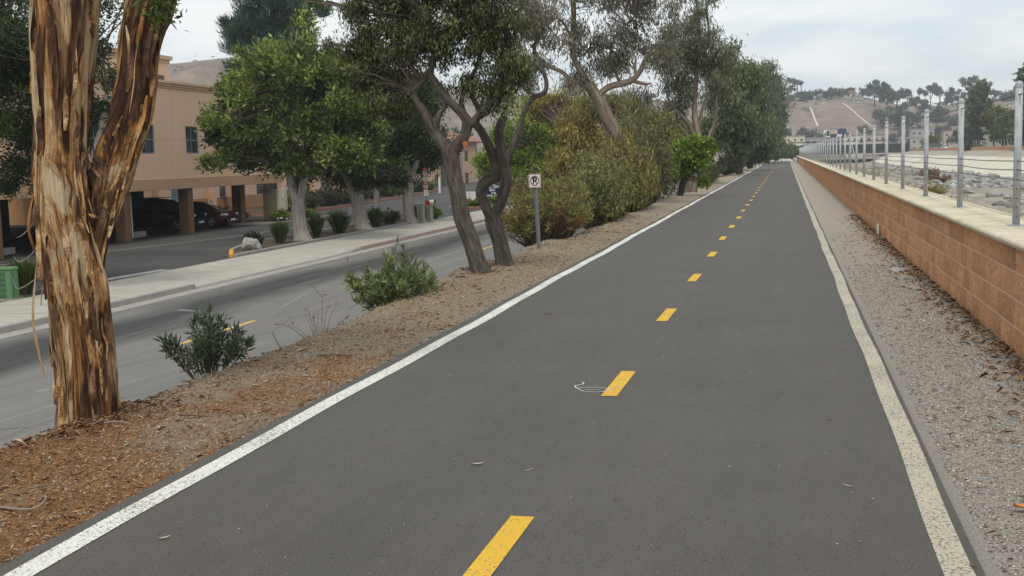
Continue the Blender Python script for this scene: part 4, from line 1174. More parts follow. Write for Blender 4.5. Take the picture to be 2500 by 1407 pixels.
def house(x, y, z, w, h, wallm, roofm, label, name='hill_house', d=8, gable=True, wins=3):
    r = empty(name, (x, y, z-.6), label, 'house')
    MB().box(-w/2, w/2, 0, d, 0, h*.62+.6).obj('wall', wallm, r)
    hh = h*.62+.6
    MB().prism([(-w/2-.5, hh), (w/2+.5, hh), (w/2-w*.18, hh+h*.45), (-w/2+w*.18, hh+h*.45)], 'y', -.5, d+.5).obj('roof', roofm, r)
    for k in range(wins):
        xx = -w/2+w*(k+.5)/wins
        MB().box(xx-w*.07, xx+w*.07, -.03, .02, .6+h*.15, .6+h*.48).obj('window', M['glass'], r)
    return r
WM = {'cream': M['wall_cream'], 'grey': M['wall_grey'], 'white': M['wall_white']}
HOUSES = [('cream','tile',10.0,800.0,36.2,10.8,4.1,'cream house on the ridge below the two palms'), ('grey','grey',22.8,785.0,35.3,6.8,3.2,'small grey house on the ridge right of the palms'),
 ('white','grey',23.2,765.0,32.4,3.6,2.1,'tiny white shed below the ridge on bare ground'), ('cream','tile',38.9,788.0,35.4,10.5,4.2,'red-roofed house on the middle of the ridge'),
 ('white','grey',44.5,780.0,34.3,6.2,2.3,'flat white house beside the red-roofed house'), ('white','grey',42.3,762.0,31.6,7.6,2.0,'low white building just below the red-roofed house'),
 ('cream','tile',73.6,770.0,26.8,6.6,3.6,'cream house among the ridge trees'), ('white','grey',98.0,800.0,29.0,5.8,2.6,'white house on the ridge between two tree clumps'),
 ('white','grey',120.5,752.0,25.1,9.8,1.5,'long white terrace wall house high on the right slope'), ('cream','grey',120.4,730.0,21.2,9.5,1.7,'cream terrace building lower on the right slope'),
 ('white','grey',131.5,743.0,24.4,7.2,1.4,'pale building on the slope behind the nearest fence post')]
for m_, r_, x, y, z, w, h, lb in HOUSES:
    house(x, y, hz(x, y), w, h, WM[m_], M['roof_tile'] if r_ == 'tile' else M['roof_grey'], lb)
IND = [(1.2, 585, 15.2, 10.7, 'wall_cream', 'pale pink warehouse at the end of the path'), (17.9, 588, 18.0, 9.6, 'wall_grey', 'long grey warehouse below the billboard'),
 (32.1, 584, 8.7, 10.2, 'wall_cream', 'cream warehouse with a bright front beyond the fence'), (41.7, 586, 9.6, 10.3, 'wall_pink', 'pink flat-roofed warehouse beyond the truss bridge'),
 (63.5, 592, 10.4, 12.4, 'wall_grey', 'cream two-storey block with dark windows on the rise'), (61.1, 578, 20, 8.4, 'wall_grey', 'long pale wall-like building under the hill'),
 (76.6, 586, 8.7, 11.2, 'wall_pink', 'pink-roofed house beside the dome-shaped tree')]
for x, y, w, h, m_, lb in IND:
    r = empty('warehouse', (x, y, -1.7), lb, 'building')
    MB().box(-w/2, w/2, 0, 12, 0, h).obj('wall', M[m_], r)
    MB().box(-w/2-.3, w/2+.3, -.3, 12.3, h, h+.35).obj('roof_edge', M['roof_grey'] if m_ != 'wall_pink' else M['roof_tile'], r)
    nw = max(2, int(w/2.6))
    for k in range(nw):
        for lv in (0, 1):
            xx = -w/2+w*(k+.5)/nw; zz = h-2.4-lv*3.0
            MB().box(xx-.55, xx+.55, -.04, .02, zz, zz+1.1).obj('window', M['glass'], r)
bbd = empty('billboard', (22.0, 566, -1.7), 'dark blue advertising billboard standing below the hill', 'billboard')
for xx in (-3, 3): MB().cyl((xx, .5, 0), (xx, .5, 9.4), .3, n=8).obj('post', M['steel_dark'], bbd)
fc = MB().box(-5.1, 5.1, 0, .6, 9.3, 13.3).obj('panel', M['navy'], bbd)
MB().box(-5.0, -2.1, -.06, -.01, 9.5, 13.1).obj('photo_panel', M['wall_white'], fc); MB().box(-3.7, -2.3, -.10, -.065, 10.2, 12.6).obj('figure_patch', M['ink'], fc); MB().box(-4.7, -3.9, -.10, -.065, 9.8, 11.6).obj('figure_patch', M['vent'], fc)
MB().box(-2.0, 1.3, -.06, -.01, 11.0, 13.1).obj('colour_panel', M['wall_grey'], fc)
for k in range(4): MB().box(-1.8+k*.75, -1.35+k*.75, -.1, -.065, 11.5+.2*(k % 2), 12.3+.2*(k % 2)).obj('yellow_mark', M['lf_gold'] if False else M['street_yellow'], fc)
MB().box(1.0, 3.2, -.06, -.01, 9.7, 10.8).obj('caption_panel', M['sign_white'], fc)

# ------------------------------------------------------------------ vegetation builders
def leaf_cloud(C, D, n_per, spread, L, W, rng, mode='rosette', tint_c=None, jit=.35):
    """C (N,3) clump centres, D (N,3) clump directions -> V,F,tint"""
    N = len(C)*n_per
    c = np.repeat(C, n_per, 0); d = np.repeat(D, n_per, 0)
    P = c+rng.normal(size=(N, 3))*spread
    R = rng.normal(size=(N, 3))
    if mode == 'rosette': ld = norm(d*.75+R*.62)
    elif mode == 'hang': ld = norm(np.array([0, 0, -1.0])+R*.5)
    elif mode == 'up': ld = norm(np.array([0, 0, .8])+d*.6+R*.55)
    else: ld = norm(R)
    s = norm(np.cross(ld, rng.normal(size=(N, 3))))
    nn = np.cross(ld, s)
    sz = rng.uniform(1-jit, 1+jit, (N, 1))
    l = L*sz; w = W*sz
    V = np.empty((N, 4, 3))
    V[:, 0] = P
    V[:, 1] = P+ld*l*.45+s*w*.5+nn*w*.12
    V[:, 2] = P+ld*l-nn*l*.08
    V[:, 3] = P+ld*l*.45-s*w*.5+nn*w*.12
    b = np.arange(N)[:, None]*4
    F = np.stack([b+[0, 1, 2], b+[0, 2, 3]], 1).reshape(-1, 3)
    tc = np.repeat(tint_c if tint_c is not None else rng.uniform(.2, .7, len(C)), n_per)
    tn = np.clip(tc+rng.normal(size=N)*.16, 0, 1)
    return V.reshape(-1, 3), F, np.repeat(tn, 4)

def lobe_points(lobes, n, rng, shell=.5, per_bough=11, br=.27):
    """boughs spread through the lobes, clumps gathered on each bough so that gaps and light and dark masses form"""
    L = np.array(lobes, float)
    vol = (L[:, 3]*L[:, 4]*L[:, 5])**.72; pr = vol/vol.sum()
    nb = max(6, n//per_bough)
    k = rng.choice(len(L), nb, p=pr)
    u = norm(rng.normal(size=(nb, 3)))
    r = shell+(1-shell)*rng.random(nb)**.8
    inner = rng.random(nb) < .16
    r = np.where(inner, rng.random(nb)**.5*shell, r)*(1+.20*np.clip(rng.normal(size=nb), -1.5, 1.9))
    B = L[k, :3]+u*L[k, 3:6]*r[:, None]
    BD = norm(u/np.maximum(L[k, 3:6], .01)*L[k, 3:6].mean(1, keepdims=True)+np.array([0, 0, .35]))
    rad = br*L[k, 3:6].mean(1)*rng.uniform(.55, 1.35, nb)
    j = rng.choice(nb, n)
    off = rng.normal(size=(n, 3))*np.array([.62, .62, .42])
    P = B[j]+off*rad[j][:, None]
    D = norm(BD[j]*.7+norm(off)*.55+np.array([0, 0, .2]))
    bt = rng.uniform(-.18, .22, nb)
    return P, D, bt[j]+.16*np.clip((off*BD[j]).sum(1), -1, 1.2)  # random bough tone, plus a painted highlight on outward clumps

def make_tree(name, label, cat, spec, leafm, barkm, clumps, per, L, W, spread, mode='rosette', seed=1, group=None, twigs=True, twigm=None,
              seg=10, rough=.06, fine=.0, sub=3, shell=.5, base=None, top_light_tint=.25, clip=None, trunk_name='trunk', limbm=None):
    rng = np.random.default_rng(seed)
    trunks, lobes = spec
    base = np.array(base if base is not None else trunks[0][0][:3], float)
    root = empty(name, tuple(base), label, cat, group)
    limb_pts = []
    for i, tr in enumerate(trunks):
        A = np.array(tr, float); limb_pts.append(spline(A, 4)[:, :])
        A2 = A.copy(); A2[:, :3] -= base
        big = A[:, 3].max() > .6*np.array(trunks[0])[:, 3].max()
        V, F, tc = tube(A2, seg if i == 0 or big else max(6, seg-3), sub, rough, fine if (i == 0 or big) else fine*.6, seed*3+i)
        mobj(trunk_name if i == 0 else 'limb', fast_mesh(trunk_name, V, F, limbm if (limbm and i) else barkm, True, {'tc': tc}), root)
    if not lobes: return root
    LP = np.vstack(limb_pts)
    C, D, r = lobe_points(lobes, clumps, rng, shell)
    if clip is not None:
        kk = clip(C); C, D, r = C[kk], D[kk], r[kk]
    tint = np.clip(rng.uniform(.18, .52, len(C))+r+top_light_tint*(D[:, 2])*.6, 0, 1)  # upward clumps tinted lighter, painting light from above into the leaf colour
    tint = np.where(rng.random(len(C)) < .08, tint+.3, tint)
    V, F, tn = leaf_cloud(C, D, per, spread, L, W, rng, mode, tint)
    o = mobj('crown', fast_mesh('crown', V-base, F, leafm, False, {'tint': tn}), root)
    if twigs:
        # a twig from each clump back towards the nearest limb
        m = min(len(C), 700); idx = rng.choice(len(C), m, False)
        A = C[idx]
        d2 = ((A[:, None]-LP[None, :, :3])**2).sum(-1)
        J = d2.argmin(1); B = LP[J, :3]
        mid = (A+B)/2+rng.normal(size=A.shape)*np.linalg.norm(A-B, axis=1, keepdims=True)*.10+np.array([0, 0, .04])*np.linalg.norm(A-B, axis=1, keepdims=True)
        ln = np.linalg.norm(A-B, axis=1)
        r0 = np.clip(ln*.016, .004, .045)+.0; r1 = r0*.35
        rm = r0*.7
        ax = norm(A-B); e1 = norm(np.cross(ax, rng.normal(size=A.shape))); e2 = np.cross(ax, e1)
        th = np.arange(4)/4*2*math.pi
        rings = []
        for Pc, rr in ((B, r0), (mid, rm), (A, r1)):
            rings.append(Pc[:, None]+(e1[:, None]*np.cos(th)[None, :, None]+e2[:, None]*np.sin(th)[None, :, None])*rr[:, None, None])
        VV = np.concatenate(rings, 1)  # m,12,3
        f = []
        for k in (0, 4):
            for j in range(4): f.append((k+j, k+(j+1) % 4, k+4+(j+1) % 4, k+4+j))
        FF = (np.array(f)[None]+(np.arange(m)*12)[:, None, None]).reshape(-1, 4)
        tag(mobj('twigs', fast_mesh('twigs', VV.reshape(-1, 3)-base, FF, twigm or M['twig'], True), root), None, None, None, 'stuff')
    return root

def make_shrub(name, label, cat, base, rx, ry, h, stems, leafm, L, W, per_stem, seed, group=None, dome=True, mix=None, flowers=None, stemm=None, up=.5, start=.25, jit=0.0, mode='rosette', hv=(.5, 1.14)):
    rng = np.random.default_rng(seed)
    root = empty(name, tuple(base), label, cat, group)
    a = rng.uniform(0, 2*math.pi, stems); q = np.sqrt(rng.random(stems))
    tip = np.stack([np.cos(a)*q*rx, np.sin(a)*q*ry, h*(1-.45*q**2)*rng.uniform(*hv, stems)*(1+.16*np.sin(a*3+seed)+.12*np.sin(a*5+seed*2))], -1)
    b0 = np.stack([np.cos(a)*q*rx*.35, np.sin(a)*q*ry*.35, 0*a-.03], -1)
    mid = (tip+b0)/2+np.stack([0*a, 0*a, h*.10*np.ones(stems)], -1)+rng.normal(size=(stems, 3))*h*.04
    ax = norm(tip-b0); e1 = norm(np.cross(ax, rng.normal(size=ax.shape))); e2 = np.cross(ax, e1)
    th = np.arange(4)/4*2*math.pi
    r0 = max(.004, h*.010)
    rings = [Pc[:, None]+(e1[:, None]*np.cos(th)[None, :, None]+e2[:, None]*np.sin(th)[None, :, None])*rr for Pc, rr in ((b0, r0), (mid, r0*.7), (tip, r0*.35))]
    VV = np.concatenate(rings, 1)
    f = [(k+j, k+(j+1) % 4, k+4+(j+1) % 4, k+4+j) for k in (0, 4) for j in range(4)]
    FF = (np.array(f)[None]+(np.arange(stems)*12)[:, None, None]).reshape(-1, 4)
    tag(mobj('stems', fast_mesh('stems', VV.reshape(-1, 3), FF, stemm or M['twig'], True), root), None, None, None, 'stuff')
    # leaves along upper part of each stem
    u = start+(1-start)*rng.random((stems, per_stem))**.7
    P = ((1-u)**2)[..., None]*b0[:, None]+(2*u*(1-u))[..., None]*(2*mid-(tip+b0)/2)[:, None]+(u**2)[..., None]*tip[:, None]
    dd = np.repeat(ax[:, None], per_stem, 1)
    P = P.reshape(-1, 3); dd = dd.reshape(-1, 3)
    tint = np.repeat(np.clip(rng.normal(.45, .16, stems), 0, 1), per_stem)*.7+u.reshape(-1)*.28
    V, F, tn = leaf_cloud(P, norm(dd+np.array([0, 0, up])), 1, .004+W*.2+jit, L, W, rng, mode, np.clip(tint, 0, 1))
    if mix is not None:
        sel = np.repeat(np.repeat(rng.random(stems) < mix[1], per_stem), 2)
        mi = sel.astype(int)
        me = fast_mesh('leaves', V, F, [leafm, mix[0]], False, {'tint': tn}, mi)
    else: me = fast_mesh('leaves', V, F, leafm, False, {'tint': tn})
    mobj('foliage', me, root)
    if flowers:
        k = rng.choice(stems, flowers[1]); C = tip[k]+rng.normal(size=(flowers[1], 3))*.02
        V, F, tn = leaf_cloud(C, norm(rng.normal(size=C.shape)), 6, .02, .05, .035, rng, 'any')
        tag(mobj('blossoms', fast_mesh('blossoms', V, F, flowers[0], False, {'tint': tn}), root), None, None, None, 'stuff')
    return root

def make_tuft(name, label, cat, base, r, h, blades, leafm, seed, w=.03, group=None, flowers=0):
    rng = np.random.default_rng(seed)
    root = empty(name, tuple(base), label, cat, group)
    a = rng.uniform(0, 2*math.pi, blades); lean = rng.uniform(.1, 1.0, blades); ln = h*rng.uniform(.7, 1.15, blades)
    dirh = np.stack([np.cos(a), np.sin(a), 0*a], -1); side = np.stack([-np.sin(a), np.cos(a), 0*a], -1)
    b0 = dirh*(rng.random(blades)*r*.25)[:, None]
    p1 = b0+dirh*(lean*r*.45)[:, None]+np.array([0, 0, 1])*(ln*.62)[:, None]
    p2 = b0+dirh*(lean*r*1.0)[:, None]+np.array([0, 0, 1])*(ln*(1-.35*lean**2))[:, None]
    V = np.stack([b0-side*w*.4, b0+side*w*.4, p1-side*w*.5, p1+side*w*.5, p2], 1)
    b = np.arange(blades)[:, None]*5
    F = np.stack([b+[0, 1, 3], b+[0, 3, 2], b+[2, 3, 4]], 1).reshape(-1, 3)
    tn = np.repeat(np.clip(rng.normal(.45, .2, blades), 0, 1), 5)
    mobj('blades', fast_mesh('blades', V.reshape(-1, 3), F, leafm, False, {'tint': tn}), root)
    for k in range(flowers):
        an = rng.uniform(0, 6.28); rr = rng.uniform(.3, 1)*r
        MB().dome((rr*math.cos(an), rr*math.sin(an), h*1.05), .035, .03, 6, 2).obj('flower', M['sign_white'], root)
    return root
NEAR_EUCALYPTUS=([
   [(-4.56,6.85,-0.07,0.205),(-4.56,6.85,0.05,0.19),(-4.56,6.85,0.33,0.182),(-4.58,6.85,0.6,0.183),(-4.6,6.85,0.82,0.189),(-4.62,6.85,1.02,0.179),(-4.64,6.85,1.26,0.168),(-4.64,6.85,1.43,0.162),(-4.65,6.85,1.64,0.155),(-4.63,6.85,1.83,0.149),(-4.61,6.85,2.09,0.163),(-4.58,6.85,2.35,0.18),(-4.54,6.85,2.74,0.199),(-4.51,6.85,3.38,0.185),(-4.42,6.85,4.25,0.146),(-4.26,6.85,5.2,0.107)],
   [(-4.56,6.91,0.7,0.047),(-4.52,6.93,0.9,0.062),(-4.49,6.95,1.14,0.073),(-4.43,6.97,1.36,0.094),(-4.38,7.0,1.57,0.115),(-4.33,7.03,1.76,0.124),(-4.25,7.07,1.98,0.121),(-4.21,7.09,2.14,0.114),(-4.19,7.11,2.36,0.113),(-4.15,7.13,2.57,0.126),(-4.1,7.15,2.75,0.145),(-4.0,7.2,3.15,0.129),(-3.78,7.25,3.8,0.11),(-3.53,7.35,4.58,0.08)],
  ],[
   (-3.89,6.88,2.7,0.18,0.09,0.13),(-4.07,6.9,2.62,0.13,0.06,0.11),(-4.35,6.85,5.57,1.26,0.89,0.63),(-3.18,6.91,4.86,0.87,0.73,0.62),
   (-5.6,6.88,5.14,0.93,0.86,0.79),
  ])
LEFT_STREET_TREE=([
   [(-19.26,28.4,-1.69,0.26),(-19.14,28.4,-0.42,0.203),(-19.06,28.4,0.92,0.179),(-19.06,28.4,2.59,0.156),(-19.06,28.4,4.24,0.1)],
   [(-19.07,28.4,0.7,0.134),(-18.23,28.4,2.02,0.089),(-17.74,28.4,3.64,0.055)],
   [(-19.05,28.4,0.92,0.123),(-20.34,28.4,2.4,0.09),(-21.25,28.4,3.88,0.056)],
  ],[
   (-20.44,28.4,4.4,1.68,1.84,2.01),(-20.94,28.53,2.65,1.47,1.47,1.47),(-19.44,28.4,2.6,1.23,1.28,1.34),(-20.32,28.27,1.51,0.79,0.65,0.67),
   (-18.03,28.4,4.84,0.77,0.9,1.32),(-18.05,28.53,3.11,0.5,0.56,0.78),(-18.95,28.4,5.75,1.76,1.52,1.32),(-21.61,28.4,5.67,1.46,1.81,2.24),
  ])
STREET_TREE_FRONT=([
   [(-20.08,46.5,-1.79,0.491),(-20.19,46.5,-1.3,0.333),(-20.24,46.5,-0.77,0.289),(-20.28,46.5,-0.07,0.288)],
   [(-20.28,46.5,-0.16,0.227),(-20.52,46.5,0.8,0.192),(-20.6,46.5,1.67,0.174),(-20.64,46.5,2.89,0.139),(-20.74,46.5,4.61,0.087)],
   [(-20.25,46.5,-0.25,0.175),(-20.08,46.5,0.45,0.157),(-19.95,46.5,0.97,0.157),(-19.49,46.5,1.65,0.13),(-18.97,46.5,2.84,0.104)],
  ],[
   (-21.74,46.5,3.44,2.09,1.81,1.57),(-20.54,46.5,4.77,2.25,2.07,1.9),(-19.54,46.85,5.61,1.9,1.82,1.73),(-20.69,46.15,2.54,1.9,1.4,1.04),
   (-22.85,46.08,3.63,1.3,1.01,0.96),(-23.41,46.71,2.62,0.88,0.71,0.71),(-22.75,46.78,4.69,1.06,0.87,0.88),(-18.32,46.85,4.02,1.55,1.72,1.9),
   (-18.45,46.5,2.14,1.38,1.19,1.03),(-19.72,46.5,6.44,1.03,0.85,0.86),(-20.39,46.64,1.49,1.4,0.79,0.7),(-24.06,46.08,4.1,0.44,0.47,0.79),
   (-22.3,46.5,1.8,0.88,0.53,0.49),(-23.53,46.29,1.74,0.79,0.44,0.39),(-23.71,46.22,3.14,0.7,0.59,0.61),(-21.51,46.71,6.02,1.04,0.81,0.78),
   (-17.72,47.06,2.81,1.21,1.3,1.39),(-19.31,46.71,1.29,1.22,0.64,0.52),
  ])
STREET_TREE_MIDDLE=([
   [(-20.07,53.8,-1.75,0.5),(-20.22,53.8,-1.29,0.34),(-20.29,53.8,-0.39,0.319),(-20.37,53.8,0.31,0.339)],
   [(-20.46,53.8,0.21,0.239),(-20.87,53.8,1.01,0.2),(-21.35,53.8,2.02,0.15)],
   [(-20.27,53.8,0.21,0.239),(-20.01,53.8,1.19,0.199),(-19.75,53.8,2.57,0.139)],
  ],[
   (-20.26,53.8,2.97,1.88,1.93,1.98),(-19.69,53.8,1.38,1.59,1.26,0.99),(-21.04,54.04,1.61,1.4,1.18,1.0),(-19.7,54.2,4.74,1.79,1.68,1.59),
   (-21.4,54.12,3.81,1.6,1.6,1.6),
  ])
STREET_TREE_DARK=([
   [(-19.55,59.8,-1.76,0.484),(-19.67,59.8,-1.32,0.33),(-19.72,59.8,-0.22,0.307),(-19.74,59.8,0.65,0.307),(-19.89,59.8,1.96,0.197)],
   [(-19.72,59.8,0.43,0.197),(-19.1,59.8,1.73,0.153)],
  ],[
   (-19.74,59.8,3.04,1.86,1.91,1.96),(-18.52,60.24,2.69,1.42,1.42,1.42),(-20.49,59.8,1.54,1.54,1.23,0.99),(-18.87,60.5,1.39,1.21,0.59,0.44),
   (-19.58,60.24,5.0,1.97,1.74,1.53),
  ])
SLIM_STREET_TREE=([
   [(-24.06,67.0,-1.6,0.223),(-24.08,67.0,-0.66,0.173),(-24.1,67.0,0.2,0.173),(-24.12,67.0,1.55,0.111)],
  ],[
   (-23.85,67.0,1.79,1.48,1.35,1.23),(-23.41,67.0,3.0,1.47,1.35,1.23),
  ])
PINE=([
   [(-36.16,78.0,-1.8,0.502),(-35.91,78.0,3.18,0.41),(-35.53,78.0,7.5,0.32),(-35.14,78.0,13.18,0.231),(-34.91,78.0,16.54,0.115)],
  ],[
   (-35.45,78.0,12.06,2.75,2.27,2.31),(-36.19,78.0,9.82,2.47,1.87,1.74),(-36.36,76.84,8.03,2.16,1.58,1.44),(-34.56,78.58,10.08,2.33,1.82,1.75),
   (-34.39,78.0,14.55,2.3,2.07,2.3),(-38.04,77.31,10.13,0.87,0.8,1.16),(-33.3,78.93,10.05,1.17,1.14,1.75),(-32.75,78.93,8.6,0.73,0.74,1.17),
   (-37.67,78.0,11.61,1.46,1.31,1.46),(-33.13,78.0,11.94,1.29,1.23,1.44),(-36.36,78.0,6.67,2.04,1.39,1.17),
  ])
TWIN_TRUNK_TREE=([
   [(-4.28,16.3,-0.04,0.154),(-4.32,16.3,0.08,0.137),(-4.44,16.3,0.47,0.125),(-4.57,16.3,0.83,0.125),(-4.62,16.3,1.19,0.118),(-4.68,16.3,1.48,0.118),(-4.72,16.3,1.75,0.13),(-4.68,16.3,1.88,0.118)],
   [(-4.74,16.3,1.77,0.089),(-4.87,16.3,1.96,0.083),(-4.96,16.3,2.08,0.077),(-5.06,16.3,2.31,0.065),(-5.19,16.3,2.49,0.053),(-5.23,16.3,2.64,0.047),(-5.14,16.3,2.75,0.041),(-4.99,16.4,2.96,0.038),(-4.97,16.5,3.26,0.033),(-5.04,16.6,3.74,0.024)],
   [(-4.92,16.3,2.13,0.047),(-4.86,16.3,2.31,0.041),(-4.78,16.3,2.41,0.035),(-4.82,16.3,2.57,0.032),(-4.98,16.3,2.78,0.026)],
   [(-4.65,16.3,1.82,0.094),(-4.49,16.3,2.0,0.082),(-4.45,16.3,2.18,0.076),(-4.51,16.3,2.3,0.065),(-4.61,16.3,2.4,0.059),(-4.75,16.3,2.54,0.059),(-4.89,16.3,2.75,0.053),(-4.97,16.3,2.92,0.047),(-4.84,16.3,3.29,0.038),(-4.59,16.3,3.68,0.029)],
   [(-4.45,16.3,2.15,0.065),(-4.36,16.3,2.17,0.059),(-4.3,16.3,2.26,0.047),(-4.11,16.3,2.39,0.035),(-3.99,16.3,2.54,0.029),(-3.83,16.3,2.85,0.023)],
   [(-4.4,16.35,2.15,0.053),(-4.55,16.4,2.41,0.041),(-4.49,16.4,2.68,0.032),(-4.3,16.4,2.99,0.026),(-4.17,16.3,3.38,0.02)],
  ],[
   (-4.78,16.3,3.4,0.64,0.44,0.47),(-5.41,16.35,3.32,0.71,0.49,0.53),(-4.23,16.3,3.49,0.58,0.44,0.52),(-5.93,16.42,3.41,0.54,0.38,0.42),
   (-3.87,16.28,3.25,0.35,0.38,0.64),(-3.97,16.23,2.56,0.32,0.25,0.41),(-4.45,16.3,4.13,1.27,0.61,0.46),(-5.51,16.37,4.08,0.94,0.53,0.47),
   (-4.7,16.39,2.83,0.59,0.33,0.29),(-5.58,16.42,2.75,0.48,0.3,0.3),(-3.65,16.3,2.78,0.23,0.2,0.35),(-6.1,16.39,3.83,0.3,0.19,0.24),
   (-6.03,16.44,2.83,0.51,0.36,0.39),(-6.3,16.44,3.25,0.36,0.28,0.33),(-5.44,16.44,2.42,0.42,0.25,0.24),(-5.81,16.49,2.28,0.36,0.22,0.21),
  ])
TWIN_TRUNK_B=([
   [(-4.18,17.4,-0.02,0.145),(-4.22,17.4,0.07,0.139),(-4.28,17.4,0.39,0.126),(-4.37,17.4,0.67,0.126),(-4.4,17.4,0.83,0.107)],
   [(-4.42,17.4,0.77,0.082),(-4.53,17.4,1.02,0.076),(-4.56,17.4,1.18,0.082),(-4.45,17.4,1.33,0.094),(-4.29,17.4,1.42,0.081),(-4.33,17.4,1.61,0.081),(-4.41,17.4,1.83,0.069),(-4.53,17.4,2.08,0.063),(-4.62,17.4,2.22,0.063),(-4.55,17.4,2.39,0.05),(-4.74,17.4,2.74,0.031)],
   [(-4.37,17.4,0.77,0.088),(-4.24,17.4,1.02,0.082),(-4.16,17.4,1.27,0.088),(-4.18,17.4,1.45,0.087),(-4.23,17.4,1.76,0.075),(-4.25,17.4,2.04,0.075),(-4.22,17.4,2.2,0.056),(-4.13,17.4,2.29,0.037)],
   [(-4.59,17.4,2.27,0.044),(-4.36,17.4,2.4,0.037),(-4.19,17.4,2.56,0.028)],
  ],[
  ])
LEANING_EUCALYPTUS=([
   [(-4.39,38.0,0.32,0.279),(-4.64,38.0,1.12,0.266),(-4.94,38.0,1.72,0.233),(-5.16,38.0,2.13,0.226),(-5.49,38.0,2.6,0.226),(-5.71,38.0,3.0,0.213),(-5.84,38.0,3.33,0.2),(-6.05,38.0,3.69,0.18),(-6.25,38.0,4.0,0.2)],
   [(-6.29,38.0,4.01,0.126),(-6.6,38.0,4.61,0.093),(-6.75,38.0,5.01,0.093),(-6.71,38.0,5.66,0.086),(-6.7,38.0,6.44,0.086),(-6.75,38.0,7.48,0.073),(-6.59,38.0,8.76,0.053)],
   [(-6.41,38.0,4.05,0.093),(-6.81,38.0,4.16,0.073),(-7.14,38.0,4.43,0.067),(-7.48,38.0,4.58,0.054),(-7.82,38.0,4.79,0.04),(-8.08,38.0,5.33,0.034)],
   [(-5.92,38.0,3.53,0.12),(-5.81,38.0,3.73,0.106),(-5.54,38.0,3.89,0.106),(-5.2,38.0,3.96,0.106),(-4.94,38.0,4.02,0.106),(-4.74,38.0,4.14,0.092),(-4.54,38.0,4.39,0.086),(-4.33,38.0,4.77,0.066),(-3.94,38.0,5.01,0.046),(-3.54,38.0,5.38,0.039)],
   [(-4.8,38.0,4.04,0.066),(-4.41,38.0,3.93,0.046),(-4.21,38.0,3.95,0.026)],
   [(-6.72,38.0,5.4,0.053),(-7.11,38.0,6.07,0.04),(-7.52,38.0,6.12,0.033),(-7.93,38.0,5.72,0.027)],
   [(-4.7,38.0,4.2,0.053),(-4.73,38.0,4.53,0.046),(-4.7,38.0,4.69,0.039)],
   [(-5.2,38.0,3.96,0.053),(-5.4,38.0,4.43,0.046),(-5.52,38.0,4.95,0.04),(-5.25,38.0,5.59,0.033),(-4.71,38.0,6.08,0.026)],
  ],[
   (-6.05,38.0,5.37,1.19,0.95,0.93),(-4.98,38.0,5.71,1.31,0.99,0.92),(-4.23,38.26,5.18,1.06,0.82,0.79),(-7.13,38.0,5.29,0.93,0.84,0.93),
   (-7.82,38.16,5.99,1.07,0.9,0.94),(-6.3,38.0,6.42,1.85,1.09,0.79),(-4.59,38.16,6.61,1.58,1.0,0.79),(-5.68,38.16,4.71,0.8,0.52,0.53),
   (-3.84,38.26,4.51,0.79,0.65,0.66),(-3.93,38.0,5.78,0.91,0.76,0.78),(-6.81,38.0,7.74,3.3,1.87,1.06),(-4.04,38.0,7.58,1.3,1.01,0.78),
   (-8.26,38.16,4.82,0.67,0.59,0.81),(-4.64,38.21,3.69,1.06,0.47,0.33),(-6.78,38.21,4.24,0.8,0.46,0.54),
  ])
DEAD_LIMB_TREE=([
   [(-7.76,34.0,2.34,0.085),(-7.52,34.0,3.0,0.085),(-7.27,34.0,3.4,0.084),(-6.89,34.0,3.57,0.072),(-6.86,34.0,3.98,0.06),(-7.12,34.0,4.47,0.054),(-7.17,34.0,4.94,0.048),(-6.85,34.0,5.4,0.036)],
   [(-7.14,34.0,3.46,0.054),(-7.45,34.0,3.63,0.042),(-7.72,34.0,3.9,0.03)],
   [(-7.76,34.0,2.34,0.085),(-8.11,34.0,1.51,0.091),(-8.26,34.0,0.66,0.098),(-8.34,34.0,-0.44,0.111)],
  ],[
   (-7.22,34.0,5.53,0.66,0.62,0.72),(-7.43,34.0,4.24,0.48,0.48,0.6),(-6.84,34.0,5.98,0.72,0.59,0.6),
  ])
TALL_EUCALYPTUS=([
   [(-4.11,62.0,-0.03,0.279),(-4.31,62.0,1.14,0.235),(-4.45,62.0,2.42,0.192),(-4.65,62.0,3.91,0.149),(-4.53,62.0,5.8,0.127),(-4.41,62.0,7.88,0.106),(-4.5,62.0,9.96,0.074)],
   [(-4.25,62.0,1.14,0.15),(-3.82,62.0,2.62,0.117),(-3.6,62.0,3.24,0.096),(-3.49,62.0,4.71,0.064)],
   [(-4.39,62.0,2.0,0.128),(-4.98,62.0,3.29,0.107),(-5.61,62.0,3.94,0.086),(-6.03,62.0,4.59,0.064)],
   [(-4.51,62.0,2.85,0.107),(-4.12,62.0,4.31,0.085),(-3.38,62.0,5.54,0.063)],
   [(-4.42,62.0,6.42,0.085),(-3.89,62.0,7.44,0.074),(-3.99,62.0,9.1,0.053)],
   [(-4.56,62.0,2.0,0.096),(-5.19,62.0,2.87,0.075),(-5.61,62.0,3.3,0.054)],
  ],[
   (-5.59,62.0,5.42,1.28,1.28,1.28),(-4.74,62.0,6.64,1.49,1.38,1.27),(-3.69,62.0,7.22,0.84,1.12,1.48),(-4.52,62.0,8.3,1.48,1.25,1.06),
   (-3.88,62.0,9.3,1.26,1.15,1.05),(-5.79,62.0,7.32,1.06,1.06,1.06),(-3.49,62.0,5.55,1.06,1.16,1.27),(-5.64,62.43,4.28,0.86,0.67,0.65),
   (-4.71,62.0,10.79,1.9,1.55,1.26),(-3.17,62.0,6.78,0.53,0.6,0.84),
  ])
